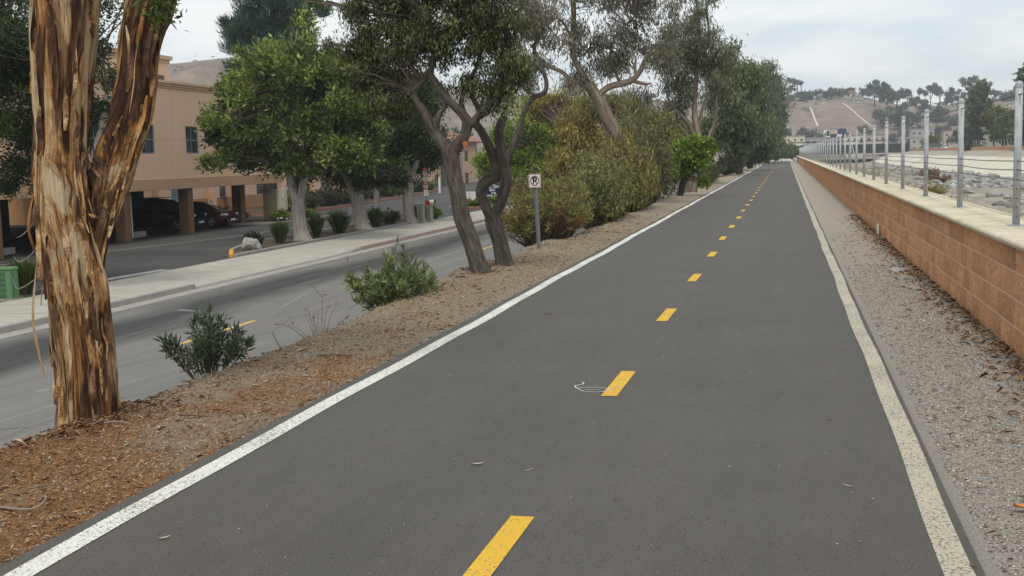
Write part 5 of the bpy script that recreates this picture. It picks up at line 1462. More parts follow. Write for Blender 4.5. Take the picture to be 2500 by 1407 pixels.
ROW_TREE_A=([
   [(-3.32,88.0,0.11,0.302),(-3.41,88.0,1.02,0.256),(-3.49,88.0,2.37,0.241),(-3.78,88.0,5.06,0.15)],
   [(-3.64,88.0,0.72,0.181),(-3.49,88.0,1.77,0.121),(-3.05,88.0,2.65,0.09)],
  ],[
   (-4.07,88.0,5.66,1.5,1.78,2.1),(-3.19,88.0,4.45,1.5,1.78,2.1),(-4.08,88.0,2.98,1.51,1.51,1.51),(-2.91,88.6,6.84,1.2,1.35,1.51),
   (-4.65,88.0,7.47,1.2,1.34,1.5),(-3.76,88.0,8.31,0.9,0.93,1.2),(-5.12,88.0,3.91,1.21,1.22,1.51),
  ])
ROW_TREE_B=([
   [(-3.25,112.0,0.17,0.307),(-3.32,112.0,1.01,0.268),(-3.39,112.0,3.29,0.21),(-3.49,112.0,6.32,0.133)],
  ],[
   (-2.93,112.0,6.68,1.45,1.82,2.28),(-2.56,112.0,4.03,1.45,1.82,2.29),(-3.3,112.0,8.57,1.06,1.27,1.52),(-2.38,112.0,2.13,1.07,1.11,1.15),
   (-3.88,112.0,2.93,1.15,1.33,1.53),
  ])
ROW_TREE_C=([
   [(-2.87,184.0,-0.21,0.377),(-2.99,184.0,1.17,0.314),(-3.11,184.0,6.14,0.25)],
  ],[
   (-2.98,184.0,10.46,1.75,2.33,3.12),(-2.38,184.0,6.12,1.75,2.56,3.75),(-3.1,184.0,13.54,1.37,1.6,1.87),(-2.38,184.0,2.4,1.57,1.71,1.88),
   (-3.72,184.0,8.02,1.56,2.21,3.13),
  ])
ROW_TREE_D=([
   [(-1.46,200.0,0.2,0.34),(-1.59,200.0,1.76,0.272),(-1.72,200.0,5.13,0.204)],
  ],[
   (-1.79,200.0,9.84,1.22,2.03,3.39),(-1.59,200.0,5.13,1.15,1.98,3.39),(-1.92,200.0,13.52,0.95,1.38,2.03),(-1.26,200.0,7.81,0.81,1.57,3.05),
   (-1.39,200.0,2.09,0.88,1.15,1.5),
  ])
BUSHY_SMALL_TREE=([
   [(-4.2,47.0,-0.21,0.18),(-4.09,47.0,0.15,0.139),(-3.99,47.0,0.55,0.139),(-3.82,47.0,1.12,0.122)],
  ],[
   (-3.62,47.0,1.44,0.59,0.58,0.57),(-3.91,47.0,1.85,0.42,0.41,0.41),(-3.39,47.0,0.86,0.46,0.42,0.39),(-3.27,47.0,1.67,0.36,0.36,0.36),
   (-4.11,47.0,1.29,0.26,0.28,0.29),(-2.9,47.13,0.85,0.23,0.19,0.2),(-4.3,47.0,1.58,0.18,0.18,0.23),(-3.02,47.2,2.03,0.23,0.2,0.23),
   (-3.58,47.0,2.19,0.23,0.19,0.19),(-3.23,47.0,0.49,0.26,0.19,0.16),(-3.98,47.0,0.76,0.23,0.19,0.2),
  ])
BRIGHT_GREEN_TREE=([
   [(-17.26,80.0,-1.3,0.201),(-17.23,80.0,0.13,0.172),(-17.19,80.0,1.83,0.128)],
  ],[
   (-17.48,80.0,1.84,2.0,1.85,1.71),(-18.95,80.0,1.59,1.43,1.43,1.43),(-16.31,80.0,2.09,1.42,1.56,1.71),(-17.73,80.0,3.55,1.71,1.31,1.0),
   (-17.22,80.0,0.41,2.0,1.2,0.71),(-20.59,80.57,1.34,1.02,1.09,1.16),(-16.31,81.71,4.68,1.74,1.42,1.16),
  ])
GOLDEN_TREE=([
   [(-12.06,70.0,-1.23,0.174),(-12.03,70.0,0.51,0.136),(-12.04,70.0,2.47,0.099)],
  ],[
   (-12.26,70.0,1.74,1.48,1.6,1.73),(-11.48,70.0,3.43,1.48,1.35,1.23),(-11.03,70.0,0.73,1.48,1.35,1.23),(-12.79,70.0,0.27,1.12,1.05,0.99),
   (-13.24,70.0,3.0,0.74,0.86,0.99),(-13.07,71.98,4.53,1.52,1.08,0.76),(-14.61,71.98,5.08,1.27,0.9,0.64),
  ])
OLIVE_BROWN_TREE=([
   [(-6.95,62.0,-0.95,0.152),(-6.93,62.0,0.56,0.119),(-7.02,62.0,2.28,0.086)],
  ],[
   (-7.13,62.0,2.07,1.3,1.3,1.3),(-6.5,62.0,0.76,1.19,1.24,1.3),(-7.99,62.0,2.74,1.08,1.03,0.97),(-7.59,62.43,3.81,1.3,1.0,0.76),
   (-8.45,62.0,0.59,1.31,1.31,1.31),(-6.05,62.0,2.25,0.75,0.9,1.08),(-9.46,63.3,4.33,1.33,0.85,0.66),(-6.3,62.43,3.34,0.76,0.63,0.65),
  ])
# ------------------------------------------------------------------ trees
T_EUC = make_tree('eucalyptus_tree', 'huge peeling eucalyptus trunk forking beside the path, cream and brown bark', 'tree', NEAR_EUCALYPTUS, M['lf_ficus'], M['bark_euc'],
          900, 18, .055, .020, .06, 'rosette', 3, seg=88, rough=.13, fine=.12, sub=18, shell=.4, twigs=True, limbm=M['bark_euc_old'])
# peeling bark ribbons and knots on the big trunk
eb = np.array(T_EUC.location)
rs = random.Random(5)
def ribbon(pts, w, mat, parent, base, name='bark_strip', twist=.6):
    S = spline(np.array([(*p, 0) for p in pts]), 5)[:, :3]
    T = norm(np.gradient(S, axis=0)); V = []; n = len(S)
    for i in range(n):
        a = twist*i/n; s = np.cross(T[i], [math.sin(a), -math.cos(a), .1]); s = s/np.linalg.norm(s)
        k = w*(.35+.65*math.sin(math.pi*min(1, (i+.6)/n)))
        V += [S[i]-s*k/2-base, S[i]+s*k/2-base]
    F = [(2*i, 2*i+1, 2*i+3, 2*i+2) for i in range(n-1)]
    c0 = rs.uniform(0, 3); tc = np.array([(.01*(j % 2)+c0, c0*.7, .03*(j//2)+c0) for j in range(2*n)])
    return mobj(name, fast_mesh(name, np.array(V), np.array(F), mat, True, {'tc': tc}), parent)
def trunk_edge(k, z, ang, out=0.0):
    A = np.array(NEAR_EUCALYPTUS[0][k]); i = np.argsort(A[:, 2]); A = A[i]
    x = np.interp(z, A[:, 2], A[:, 0]); y = np.interp(z, A[:, 2], A[:, 1]); r = np.interp(z, A[:, 2], A[:, 3])
    return np.array([x+(r+out)*math.cos(ang), y+(r+out)*math.sin(ang), z])
for i in range(150):
    k = 0 if i % 5 < 3 else 1
    z1 = rs.uniform(.3, 2.75) if k == 0 else rs.uniform(1.15, 2.8)
    ln = rs.uniform(.12, .55); ang = rs.choice([rs.uniform(-2.6, -.4), rs.uniform(-3.3, -2.6), rs.uniform(-.6, .1)])
    o0 = rs.uniform(.004, .02)
    pts = [trunk_edge(k, z1-ln*j/3, ang+rs.uniform(-.08, .08), o0+(.035*rs.random()*(j/3)**2 if j else -.004)) for j in range(4)]
    ribbon(pts, rs.uniform(.008, .042), M['bark_euc'] if i % 3 == 0 else M['bark_euc_old'], T_EUC, eb)
for i in range(48):   # dead bark and leaf trash caught in the crotch
    p0 = np.array([rs.uniform(-4.52, -4.42), rs.uniform(6.84, 6.95), rs.uniform(1.35, 1.85)])
    d = np.array([rs.uniform(-.06, .10), rs.uniform(-.06, .02), -rs.uniform(.06, .20)])
    ribbon([p0, p0+d*.4+np.array([rs.uniform(-.02, .02), -.02, 0]), p0+d], rs.uniform(.006, .02), M['bark_euc_old'] if i % 3 else M['bark_grey'], T_EUC, eb)
for (z1, xo, ln) in ((1.02, -.215, .75), (1.5, -.20, .45), (.95, .20, .5), (2.55, .55, .18)):   # long loose strips along the edges
    p0 = np.array([-4.62+xo, 6.78, z1]); ribbon([p0, p0+np.array([-.03*np.sign(xo)*-1, -.03, -ln*.5]), p0+np.array([.015, -.01, -ln])], .018, M['bark_euc'], T_EUC, eb)
ribbon([(-4.42, 6.78, 1.36), (-4.35, 6.74, 1.345), (-4.27, 6.72, 1.335)], .022, M['bark_euc'], T_EUC, eb)
for i in range(3):   # bare hanging twigs on the left edge
    p0 = np.array([-4.82, 6.8, 1.5-.18*i]); V, F, tc = tube(np.array([(*p0-eb, .004), (*(p0+[-.02, 0, -.18])-eb, .004), (*(p0+[-.10-.03*i, -.02, -.27])-eb, .003), (*(p0+[-.16-.03*i, 0, -.29+.05*i])-eb, .0015)]), 5, 4)
    mobj('dead_twig', fast_mesh('dead_twig', V, F, M['bark_pale'], True, {'tc': tc}), T_EUC)
for (zz, an, rw, rh) in ((1.19, -1.72, .017, .042), (2.08, -.62, .012, .016)):
    pc = trunk_edge(0, zz, an, .004)-eb
    kb = MB()
    for j in range(14):
        a0, a1 = j*2*math.pi/14, (j+1)*2*math.pi/14
        t_ = Vector((-math.sin(an), math.cos(an), 0)); nrm = Vector((math.cos(an), math.sin(an), 0)); c_ = Vector(pc)
        q = lambda a, s, o: c_+t_*(rw*s*math.cos(a))+Vector((0, 0, rh*s*math.sin(a)))+nrm*o
        kb.add([q(a0, 1, .006), q(a1, 1, .006), c_-nrm*.004], [(0, 1, 2)]); 
    ko = kb.obj('knot', M['knot'], T_EUC)

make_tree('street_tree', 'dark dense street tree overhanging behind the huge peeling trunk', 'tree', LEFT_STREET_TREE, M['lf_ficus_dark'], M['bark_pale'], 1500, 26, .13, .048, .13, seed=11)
make_tree('street_tree', 'broad leafy street tree with a V-forked pale trunk before the peach building', 'tree', STREET_TREE_FRONT, M['lf_ficus'], M['bark_pale'], 2200, 19, .24, .088, .15, seed=12, group='street trees in the planter', top_light_tint=.5)
make_tree('street_tree', 'middle street tree with stout pale trunk and dark crown', 'tree', STREET_TREE_MIDDLE, M['lf_ficus_dark'], M['bark_pale'], 1300, 22, .20, .075, .18, seed=13, group='street trees in the planter')
make_tree('street_tree', 'very dark street tree nearest the utility cabinets', 'tree', STREET_TREE_DARK, M['lf_ficus_dark'], M['bark_pale'], 1200, 22, .21, .08, .19, seed=14, group='street trees in the planter')
make_tree('young_tree', 'slender pale-trunked young tree in the car park behind the planter', 'tree', SLIM_STREET_TREE, M['lf_ficus_dark'], M['bark_pale'], 300, 20, .22, .08, .2, seed=15)
make_tree('pine_tree', 'tall blue-green pine rising behind the leafy street tree', 'tree', PINE, M['lf_pine'], M['bark_dark'], 1500, 26, .62, .05, .16, 'up', seed=16)
TW = make_tree('twin_trunk_tree', 'crooked grey-trunked tree forking in a Y on the bank, sparse olive crown', 'tree', TWIN_TRUNK_TREE, M['lf_twin'], M['bark_grey'], 3000, 17, .062, .020, .06, 'hang', seed=17, seg=22, rough=.07, fine=.05, sub=7, shell=.35)
ct = MB().cyl((0, -.006, 0), (0, .006, 0), .042, n=16); pc = np.array([-4.38, 16.12, 1.86])
o = ct.obj('pruning_scar', M['cut_wood'], TW, tuple(np.array((-4.457, 16.20, 1.874))-np.array(TW.location)))
make_tree('bent_trunk_tree', 'second crooked trunk looping behind the Y-forked tree on the bank', 'tree', TWIN_TRUNK_B, M['lf_twin'], M['bark_grey'], 0, 0, .1, .1, .1, seed=18, seg=20, rough=.07, fine=.05, sub=7, trunk_name='trunk')
make_tree('leaning_eucalyptus', 'big leaning eucalyptus with bare twisting limbs and airy crown', 'tree', LEANING_EUCALYPTUS, M['lf_euc'], M['bark_tan'], 1250, 16, .16, .034, .15, 'hang', seed=19, seg=18, rough=.09, fine=.06, sub=6, shell=.3, twigm=M['twig_pale'])
make_tree('twisted_limb_tree', 'half-bare tree with grey twisted limbs beside the leaning eucalyptus', 'tree', DEAD_LIMB_TREE, M['lf_euc'], M['bark_grey'], 300, 16, .13, .028, .16, 'hang', seed=20, seg=9, sub=5, shell=.2, twigm=M['twig_pale'])
make_tree('tall_eucalyptus', 'tall eucalyptus with several pale thin limbs beyond the shrubs', 'tree', TALL_EUCALYPTUS, M['lf_euc_b'], M['bark_tan'], 1050, 16, .22, .05, .22, 'hang', seed=21, seg=10, sub=4, shell=.35, twigm=M['twig_pale'])
for i, (sp, lb, n_, mt) in enumerate(((ROW_TREE_A, 'dark-trunked tree nearest in the row along the path', 1500, 'lf_row'), (ROW_TREE_B, 'second tree of the tall row along the path', 1100, 'lf_row'),
                            (ROW_TREE_C, 'third tree of the tall row, close to the yellow warning sign', 900, 'lf_row'), (ROW_TREE_D, 'last and farthest tree of the tall row along the path', 700, 'lf_row'))):
    make_tree('row_tree', lb, 'tree', sp, M[mt], M['bark_dark'], n_, 18, .30+.06*i, .09+.02*i, .30+.06*i, 'hang', seed=22+i, group='tall trees along the path', sub=3, seg=8, shell=.35)
make_tree('bushy_tree', 'small bright green bushy tree with a leaning dark trunk by the path', 'tree', BUSHY_SMALL_TREE, M['lf_bright'], M['bark_dark'], 420, 22, .14, .06, .10, seed=27, shell=.4)
make_tree('rounded_tree', 'rounded bright green tree across the street behind the no parking sign', 'tree', BRIGHT_GREEN_TREE, M['lf_round'], M['bark_grey'], 1500, 20, .24, .10, .22, seed=28, top_light_tint=.5)
make_tree('golden_tree', 'golden-green leafy tree across the street beside the rounded tree', 'tree', GOLDEN_TREE, M['lf_gold'], M['bark_grey'], 1500, 18, .26, .07, .24, 'hang', seed=29)
make_tree('olive_tree', 'olive-brown bushy tree standing behind the roadside shrubs', 'tree', OLIVE_BROWN_TREE, M['lf_olive'], M['bark_grey'], 1500, 18, .22, .06, .24, 'hang', seed=30)
def pole_tree(x, y, z0, z1, r, label, seed):
    make_tree('bare_pole_tree', label, 'tree', ([[(x, y, z0, r), (x+.1, y, (z0+z1)/2, r*.8), (x, y, z1, r*.5)]], [(x, y, z1-.5, .9, .9, .8)]), M['lf_euc'], M['bark_pale'], 60, 14, .2, .05, .25, 'hang', seed=seed, twigs=False, seg=7)
pole_tree(-13.2, 72, -1.7, 6.4, .16, 'thin pale pole-like trunk left of the leaning eucalyptus', 91)
pole_tree(-11.25, 84, -1.7, 6.3, .2, 'pale pole-like trunk behind the leaning eucalyptus', 92)
pole_tree(-15.5, 88, -1.7, 7.2, .15, 'second thin pale trunk above the golden tree', 93)
# pale peeling stumps behind the small bushy tree
st = make_tree('tree_stump', 'pale peeling double eucalyptus stump by the path edge', 'tree stump', ([[(-4.3, 50.2, -.2, .26), (-4.28, 50.2, .5, .22), (-4.25, 50.2, 1.1, .20)], [(-3.95, 50.6, -.2, .22), (-3.9, 50.6, .5, .2), (-3.82, 50.6, 1.25, .16)]], []), None, M['bark_tan'], 0, 0, 1, 1, 1, seed=31, seg=12, rough=.12, fine=.1, sub=5)

# ------------------------------------------------------------------ shrubs on the bank
make_shrub('oleander_shrub', 'small grey-green oleander sprouting beside the huge trunk', 'shrub', (-4.83, 9.05, -.16), .36, .42, .52, 46, M['lf_oleander_grey'], .095, .018, 34, 41, start=.18, hv=(.72, 1.05))
make_shrub('oleander_shrub', 'bushy green oleander on the bank edge before the twin trunks', 'shrub', (-4.78, 13.75, -.24), .52, 1.0, .68, 115, M['lf_oleander'], .10, .021, 38, 42, start=.12, hv=(.7, 1.05))
make_shrub('dry_oleander', 'large olive-green oleander beside the no parking sign with rusty dead branches', 'shrub', (-5.0, 24.6, -.25), .95, 2.6, 1.48, 340, M['lf_olive'], .13, .024, 34, 43, mix=(M['lf_rust'], .15), start=.2, jit=.03, stemm=M['twig'])
make_shrub('roadside_shrub', 'dense olive-brown shrub on the bank beyond the dry oleander', 'shrub', (-4.85, 30.6, -.2), .85, 2.5, 1.75, 480, M['lf_olive'], .14, .03, 28, 44, start=.08, jit=.10, mode='any', mix=(M['lf_oleander'], .3))
make_shrub('roadside_shrub', 'taller olive-green shrub hiding the foot of the leaning eucalyptus', 'shrub', (-4.75, 35.6, -.2), .85, 2.4, 2.45, 560, M['lf_olive'], .16, .036, 30, 45, start=.08, jit=.13, mode='hang', mix=(M['lf_gold'], .35))
make_shrub('roadside_shrub', 'tall brown-green thicket just behind the leaning eucalyptus', 'shrub', (-5.4, 43.5, -.4), 1.3, 3.2, 3.2, 520, M['lf_olive'], .18, .045, 28, 145, start=.1, jit=.14, mode='any', mix=(M['lf_oleander_grey'], .3))
make_shrub('low_hedge', 'low dark green hedge with a few red blossoms along the path', 'hedge', (-4.55, 66, -.1), .75, 11, 1.35, 520, M['lf_hedge'], .17, .05, 24, 46, start=.1, jit=.08, mode='any', flowers=(M['lf_rust'], 26), mix=(M['lf_olive'], .2))
make_shrub('low_hedge', 'farther dark scrub under the row of tall trees', 'hedge', (-4.6, 105, -.1), .9, 26, 1.5, 420, M['lf_hedge'], .26, .08, 20, 47, start=.1)
make_shrub('low_hedge', 'farthest scrub by the end of the row of trees', 'hedge', (-4.7, 168, -.1), .9, 26, 1.6, 300, M['lf_hedge'], .34, .1, 16, 48, start=.1)
make_shrub('end_bush', 'green bush where the path ends below the warehouses', 'shrub', (-1.5, 330, -1.2), 6, 3, 5.5, 160, M['lf_fargreen'], .7, .35, 16, 49, start=.1)
# dry twigs with curled leaves between the two oleanders
dt = make_shrub('dead_twigs', 'sparse dead twigs with curled brown leaves between the two oleanders', 'twigs', (-4.75, 11.3, -.12), .42, .6, .36, 12, M['lf_rust'], .065, .013, 2, 50, start=.5, stemm=M['twig'])
# ------------------------------------------------------------------ planter plants
PL = [(-20.35, 42.2, .38, .55, 'lf_hedge', 'small dark shrub at the planter nose by the boulder'), (-20.3, 44.6, .50, .75, 'lf_grass', 'strap-leaf plant with white blooms left of the V-forked trunk'),
      (-20.2, 48.2, .5, .85, 'lf_grass', 'strap-leaf plant just right of the V-forked trunk'), (-20.2, 50.9, .75, .9, 'lf_grass', 'wide strap-leaf clump between two street trees'),
      (-19.95, 55.3, .6, .8, 'lf_grass', 'strap-leaf plant right of the middle street tree'), (-19.95, 57.3, .65, .75, 'lf_hedge', 'rounded dark plant before the darkest street tree'),
      (-20.1, 62.3, .5, .55, 'lf_hedge', 'low plant behind the utility cabinets')]
for i, (x, y, r, h, mt, lb) in enumerate(PL):
    if mt == 'lf_grass': make_tuft('strap_leaf_plant', lb, 'plant', (x, y, -1.56), r*1.35, h*1.25, 300, M['lf_grass'], 60+i, .05, 'plants in the street planter', 5 if i == 1 else 0)
    else: make_shrub('planter_shrub', lb, 'shrub', (x, y, -1.56), r, r, h, 70, M[mt], .12, .05, 26, 60+i, start=.1, group='plants in the street planter')
make_tuft('strap_leaf_plant', 'big bright strap-leaf plant behind the green cabinet', 'plant', (-20.1, 27.6, -1.66), .75, 1.0, 520, M['lf_grass'], 70, .035)
make_tuft('strap_leaf_plant', 'low grassy tuft at the left foot of the green cabinet', 'plant', (-20.3, 26.0, -1.66), .4, .35, 160, M['lf_bright'], 71, .03)
for i, (x, y, r, h, mt, lb) in enumerate(((-18.9+-.9, 63.6, .8, .6, 'lf_lime', 'bright low shrub right of the utility cabinets'), (-21.2, 79.5, 1.2, .4, 'lf_lime', 'yellow-green mound below the white notice board'), (-21.4, 84.5, 1.3, .4, 'lf_lime', 'lime-green mound around the navy sign'))):
    make_shrub('lime_shrub', lb, 'shrub', (x, y, -1.58), r, r, h, 110, M[mt], .16, .07, 22, 80+i, start=.1)
for i, (x, y, rx, ry, h, lb) in enumerate(((-21.9, 96, .9, 7.5, .75, 'clipped long hedge in front on the lawn planter'), (-23.2, 100, .8, 9, 1.25, 'taller dark clipped hedge behind the front hedge'))):
    make_shrub('clipped_hedge', lb, 'hedge', (x, y, -1.58), rx, ry, h, 330, M['lf_ficus'] if i == 0 else M['lf_hedge'], .18, .08, 20, 84+i, start=.05)
BB = [(-33.6, 75, 'leftmost'), (-33.8, 79, 'second'), (-34.0, 83.5, 'third'), (-34.4, 88, 'fourth'), (-35.0, 93, 'fifth'), (-35.6, 98.5, 'sixth'), (-36.2, 104, 'seventh'), (-37, 110.5, 'eighth'), (-37.8, 117.5, 'ninth'), (-38.6, 124, 'tenth')]
for i, (x, y, od) in enumerate(BB):
    make_shrub('bed_shrub', 'rounded dark shrub in the red-kerbed bed, %s counted from the carport' % od, 'shrub', (x, y, -1.58), 1.3, 1.7, 1.15+.3*((i*7) % 3)/2, 110, M['lf_hedge'] if i % 3 else M['lf_ficus'], .2, .08, 20, 90+i, 'shrubs in the red-kerbed bed', start=.05)
IS = [(-28.6, 63.0, .6, .5, 'lf_bright', 'pale green low shrub at the tip of the carport island'), (-28.2, 66.0, .7, .5, 'lf_lime', 'bright low shrub on the right of the carport island'), (-31.3, 63.2, .6, .6, 'lf_hedge', 'dark low shrub left of the island column'), (-33.5, 64.5, .9, .9, 'lf_oleander_grey', 'grey-green shrub by the brown wall base')]
for i, (x, y, r, h, mt, lb) in enumerate(IS): make_shrub('island_shrub', lb, 'shrub', (x, y, -1.57), r, r, h, 70, M[mt], .15, .06, 20, 110+i, start=.05, group='shrubs on the carport island')

# ------------------------------------------------------------------ far trees
def far_tree(name, label, x, y, z, h, w, kind, mat, seed, group=None):
    rng = np.random.default_rng(seed)
    root = empty(name, (x, y, z-.5), label, 'tree', group)
    if kind == 'palm':
        V, F, tc = tube(np.array([(0, 0, 0, .35), (.2, 0, h*.5, .28), (.1, 0, h*.86, .25)]), 6, 3)
        mobj('trunk', fast_mesh('trunk', V, F, M['bark_grey'], True, {'tc': tc}), root)
        C = np.array([[.1, 0, h*.9]]); V, F, tn = leaf_cloud(C, np.array([[0, 0, .3]]), 60, .45, 2.0, .6, rng, 'any')
        mobj('crown', fast_mesh('crown', V, F, mat, False, {'tint': tn*.5}), root); return root
    if kind == 'spread':
        lob = [(rng.normal()*w*.28, rng.normal()*w*.2, h*rng.uniform(.55, .92), w*rng.uniform(.16, .30), w*.25, h*rng.uniform(.07, .14)) for _ in range(9)]
        tr = [[(0, 0, 0, w*.04), (.1, 0, h*.45, w*.03), (0, 0, h*.8, w*.015)], [(0, 0, h*.4, w*.025), (w*.25, 0, h*.75, w*.012)], [(0, 0, h*.35, w*.025), (-w*.25, 0, h*.72, w*.012)]]
        n_ = 130
    elif kind == 'mass':
        lob = [(rng.uniform(-.4, .4)*w, rng.normal()*w*.15, h*rng.uniform(.3, .75), w*.24, w*.25, h*.3) for _ in range(6)]
        tr = [[(0, 0, 0, w*.025), (0, 0, h*.6, w*.012)]]; n_ = 170
    elif kind == 'column':
        lob = [(0, 0, h*f, w*.5*g, w*.5*g, h*.14) for f, g in ((.14, .8), (.28, 1), (.42, 1), (.56, .95), (.7, .8), (.83, .55), (.93, .25))]
        tr = [[(0, 0, 0, w*.07), (0, 0, h*.8, w*.03)]]; n_ = 260
    else:
        lob = [(rng.uniform(-.28, .28)*w, rng.normal()*w*.15, h*rng.uniform(.4, .75), w*.3, w*.3, h*.28) for _ in range(5)]
        tr = [[(0, 0, 0, w*.03), (0, 0, h*.6, w*.015)]]; n_ = 200
    for i, t_ in enumerate(tr):
        V, F, tc = tube(np.array(t_, float), 6, 3, seed=seed+i)
        mobj('trunk' if i == 0 else 'limb', fast_mesh('trunk', V, F, M['bark_grey'], True, {'tc': tc}), root)
    C, D, r = lobe_points(lob, n_, rng, .45)
    s = max(h, w)*.05
    V, F, tn = leaf_cloud(C, D, 9, s*.9, s*1.5, s*1.0, rng, 'rosette', np.clip(rng.uniform(.1, .6, len(C))+.2*D[:, 2], 0, 1))  # upward clumps tinted lighter, top light painted in as on near trees
    mobj('crown', fast_mesh('crown', V, F, mat, False, {'tint': tn}), root)
    return root
RIDGE = [('spread',1.6,800,13.0,10.9,'spreading tree on the ridge left of the two palms'),('palm',7.1,803,12.4,2.7,'left one of two fan palms on the ridge'),('palm',9.5,803,12.1,2.7,'right one of two fan palms on the ridge'),
 ('bush',14.5,793,4.3,8.0,'low bushy tree right of the palms'),('spread',28.3,783,5.7,13.1,'wide low tree on the ridge left of the red roof'),('bush',37.9,795,6.7,7.9,'round tree behind the red-roofed house'),
 ('bush',50.6,789,7.3,6.8,'round ridge tree right of the red roof'),('spread',52.0,744,15.6,9.4,'tall airy eucalyptus standing first in the ridge clump'),('spread',57.2,720,19,12.0,'broad airy eucalyptus in the middle of the ridge clump'),
 ('spread',63.9,731,17,9.7,'airy eucalyptus on the right of the ridge clump'),('spread',73.9,776,11.8,8.2,'smaller eucalyptus ending the ridge clump'),('spread',88.6,784,13.4,8.2,'left tree of the second ridge clump'),
 ('spread',96.0,800,14.2,10,'broad tree in the second ridge clump'),('spread',103.0,800,11,8.9,'right tree of the second ridge clump'),('spread',113,795,16,10.9,'grey-blue tree behind the tall cypress'),('spread',120.5,782,10.9,10.2,'separate small airy tree right of the cypress on the ridge'),
 ('mass',58.2,677,15.3,18.0,'wide grey tree mass low on the slope below the ridge clump'),('mass',74.7,724,10,14.3,'rounded grey-green tree mass on the upper right slope'),('mass',52.0,695,12.7,11.6,'grey-green trees beside the slanting drain top'),
 ('mass',64.4,686,9.5,13.6,'grey tree mass in the middle of the slope'),('mass',7.9,782,5.5,15.8,'dark scrub thicket under the palms'),('mass',84.0,707,8.1,16.3,'dull scrub trees on the right slope'),
 ('mass',91.1,694,6.8,13.7,'lower dull scrub trees on the right slope'),('mass',1.3,640,5.8,11.9,'dark bushes at the hill foot above the path end'),('mass',14.0,643,7.6,15.3,'dark bushes at the hill foot left of the billboard'),
 ('mass',28.3,660,4.3,8.9,'small bushes right above the billboard'),('mass',40.1,660,5.4,8.9,'bushes at the foot of the slanting drain'),('mass',55.4,640,6.8,8.6,'bushes behind the pink warehouse'),
 ('bush',19.5,797,5.5,9,'low ridge tree between the cream and grey houses'),('mass',31,800,6.5,14,'dense ridge trees behind the red roof, left part'),('mass',46,802,6.5,11,'dense ridge trees behind the flat white house'),('bush',66,792,8,9,'round tree on the skyline behind the ridge clump'),
 ('mass',81,790,7,13,'skyline trees between the two ridge clumps'),('mass',107,797,7,14,'low skyline trees right of the second clump'),('bush',128,795,7,9,'round skyline tree toward the spire conifer'),('mass',135,770,7,15,'grey trees on the slope behind the spire conifer'),
 ('mass',66,655,6,12,'bushes at the hill foot behind the cream block'),('mass',78,665,7,14,'dull trees above the pink-roofed house'),('mass',104,690,8,15,'grey scrub trees behind the tall cypress'),('mass',118,700,8,16,'grey scrub trees high behind the bright bushes'),('mass',20,640,6,11,'dark thicket right behind the billboard'),('mass',-3,655,6,13,'dark thicket on the slope beside the row of trees')]
for i, (kd, x, y, h, w, lb) in enumerate(RIDGE):
    far_tree('hill_tree' if kd != 'palm' else 'palm_tree', lb, x, y, hz(x, y), h, w, kd, M['lf_far'] if i % 3 else M['lf_far_gray'], 200+i, 'trees on the hill')
NEARR = [('column',44.6,300,.9,17.0,4.2,'lf_row','tall dark cypress behind the far wall'),('column',44.6,238,.9,15.2,3.2,'lf_row','slender dark spire conifer behind the nearest fence post'),('column',46.6,241,.9,11.5,3.6,'lf_row','second dark conifer beside the spire conifer'),
 ('bush',46.4,277,.9,6.4,6.0,'lf_fargreen','bright green bush behind the far fence, left one'),('bush',48.6,264,.9,7.0,6.6,'lf_fargreen','bright green bush behind the far fence, right one'),('bush',46.0,340,.9,7.0,7.2,'lf_row','dark green dome-shaped tree behind the far wall'),
 ('bush',46.6,322,.9,11,6.0,'lf_olive','brown-green tree left of the cypress foot'),('bush',48.4,300,.9,11,7.0,'lf_olive','tall brown-green tree right of the cypress'),('bush',49.3,284,.9,10,6.5,'lf_row','dull green tree between the cypress and bright bushes'),
 ('bush',52.3,296,.9,9.5,6.5,'lf_olive','olive tree behind the bright green bushes'),('bush',44.6,384,.9,6,5.6,'lf_olive','olive bush near the parked white car'),('bush',44.9,405,.9,6.2,3.4,'lf_gold','small orange-tinged tree at the bridge end'),('bush',49.5,352,.9,5.8,5.2,'lf_row','dark bush behind the parked grey car')]
for i, (kd, x, y, z, h, w, mt, lb) in enumerate(NEARR):
    far_tree('bank_tree', lb, x, y, z, h, w, kd, M[mt], 300+i, 'trees behind the far wall')
# low scrub over the hillside, too much to count
rng = np.random.default_rng(77)
n = 900; X = rng.uniform(-120, 200, n); Y = rng.uniform(615, 800, n)
keep = fbm(X*.03, Y*.02, 3, 71)+(Y < 650)*.5 > .12; X, Y = X[keep], Y[keep]
C = np.stack([X, Y, hill_z(X, Y)+.3], -1)
V, F, tn = leaf_cloud(C, np.tile([0, 0, 1.0], (len(C), 1)), 14, .75, 1.1, .8, rng, 'rosette', rng.uniform(.1, .5, len(C)))
tag(mobj('hill_scrub', fast_mesh('hill_scrub', V, F, M['lf_far'], False, {'tint': tn})), 'low dry scrub dotted over the brown hillside', 'scrub', None, 'stuff')
n = 260; X = rng.uniform(-420, -120, n); Y = rng.uniform(300, 620, n)
C = np.stack([X, Y, hill_z(X, Y)+.3], -1)
V, F, tn = leaf_cloud(C, np.tile([0, 0, 1.0], (len(C), 1)), 12, .8, 1.0, .7, rng, 'rosette', rng.uniform(.1, .5, len(C)))
tag(mobj('hill_scrub', fast_mesh('hill_scrub', V, F, M['lf_far_gray'], False, {'tint': tn})), 'sparse scrub on the hill behind the peach building', 'scrub', None, 'stuff')
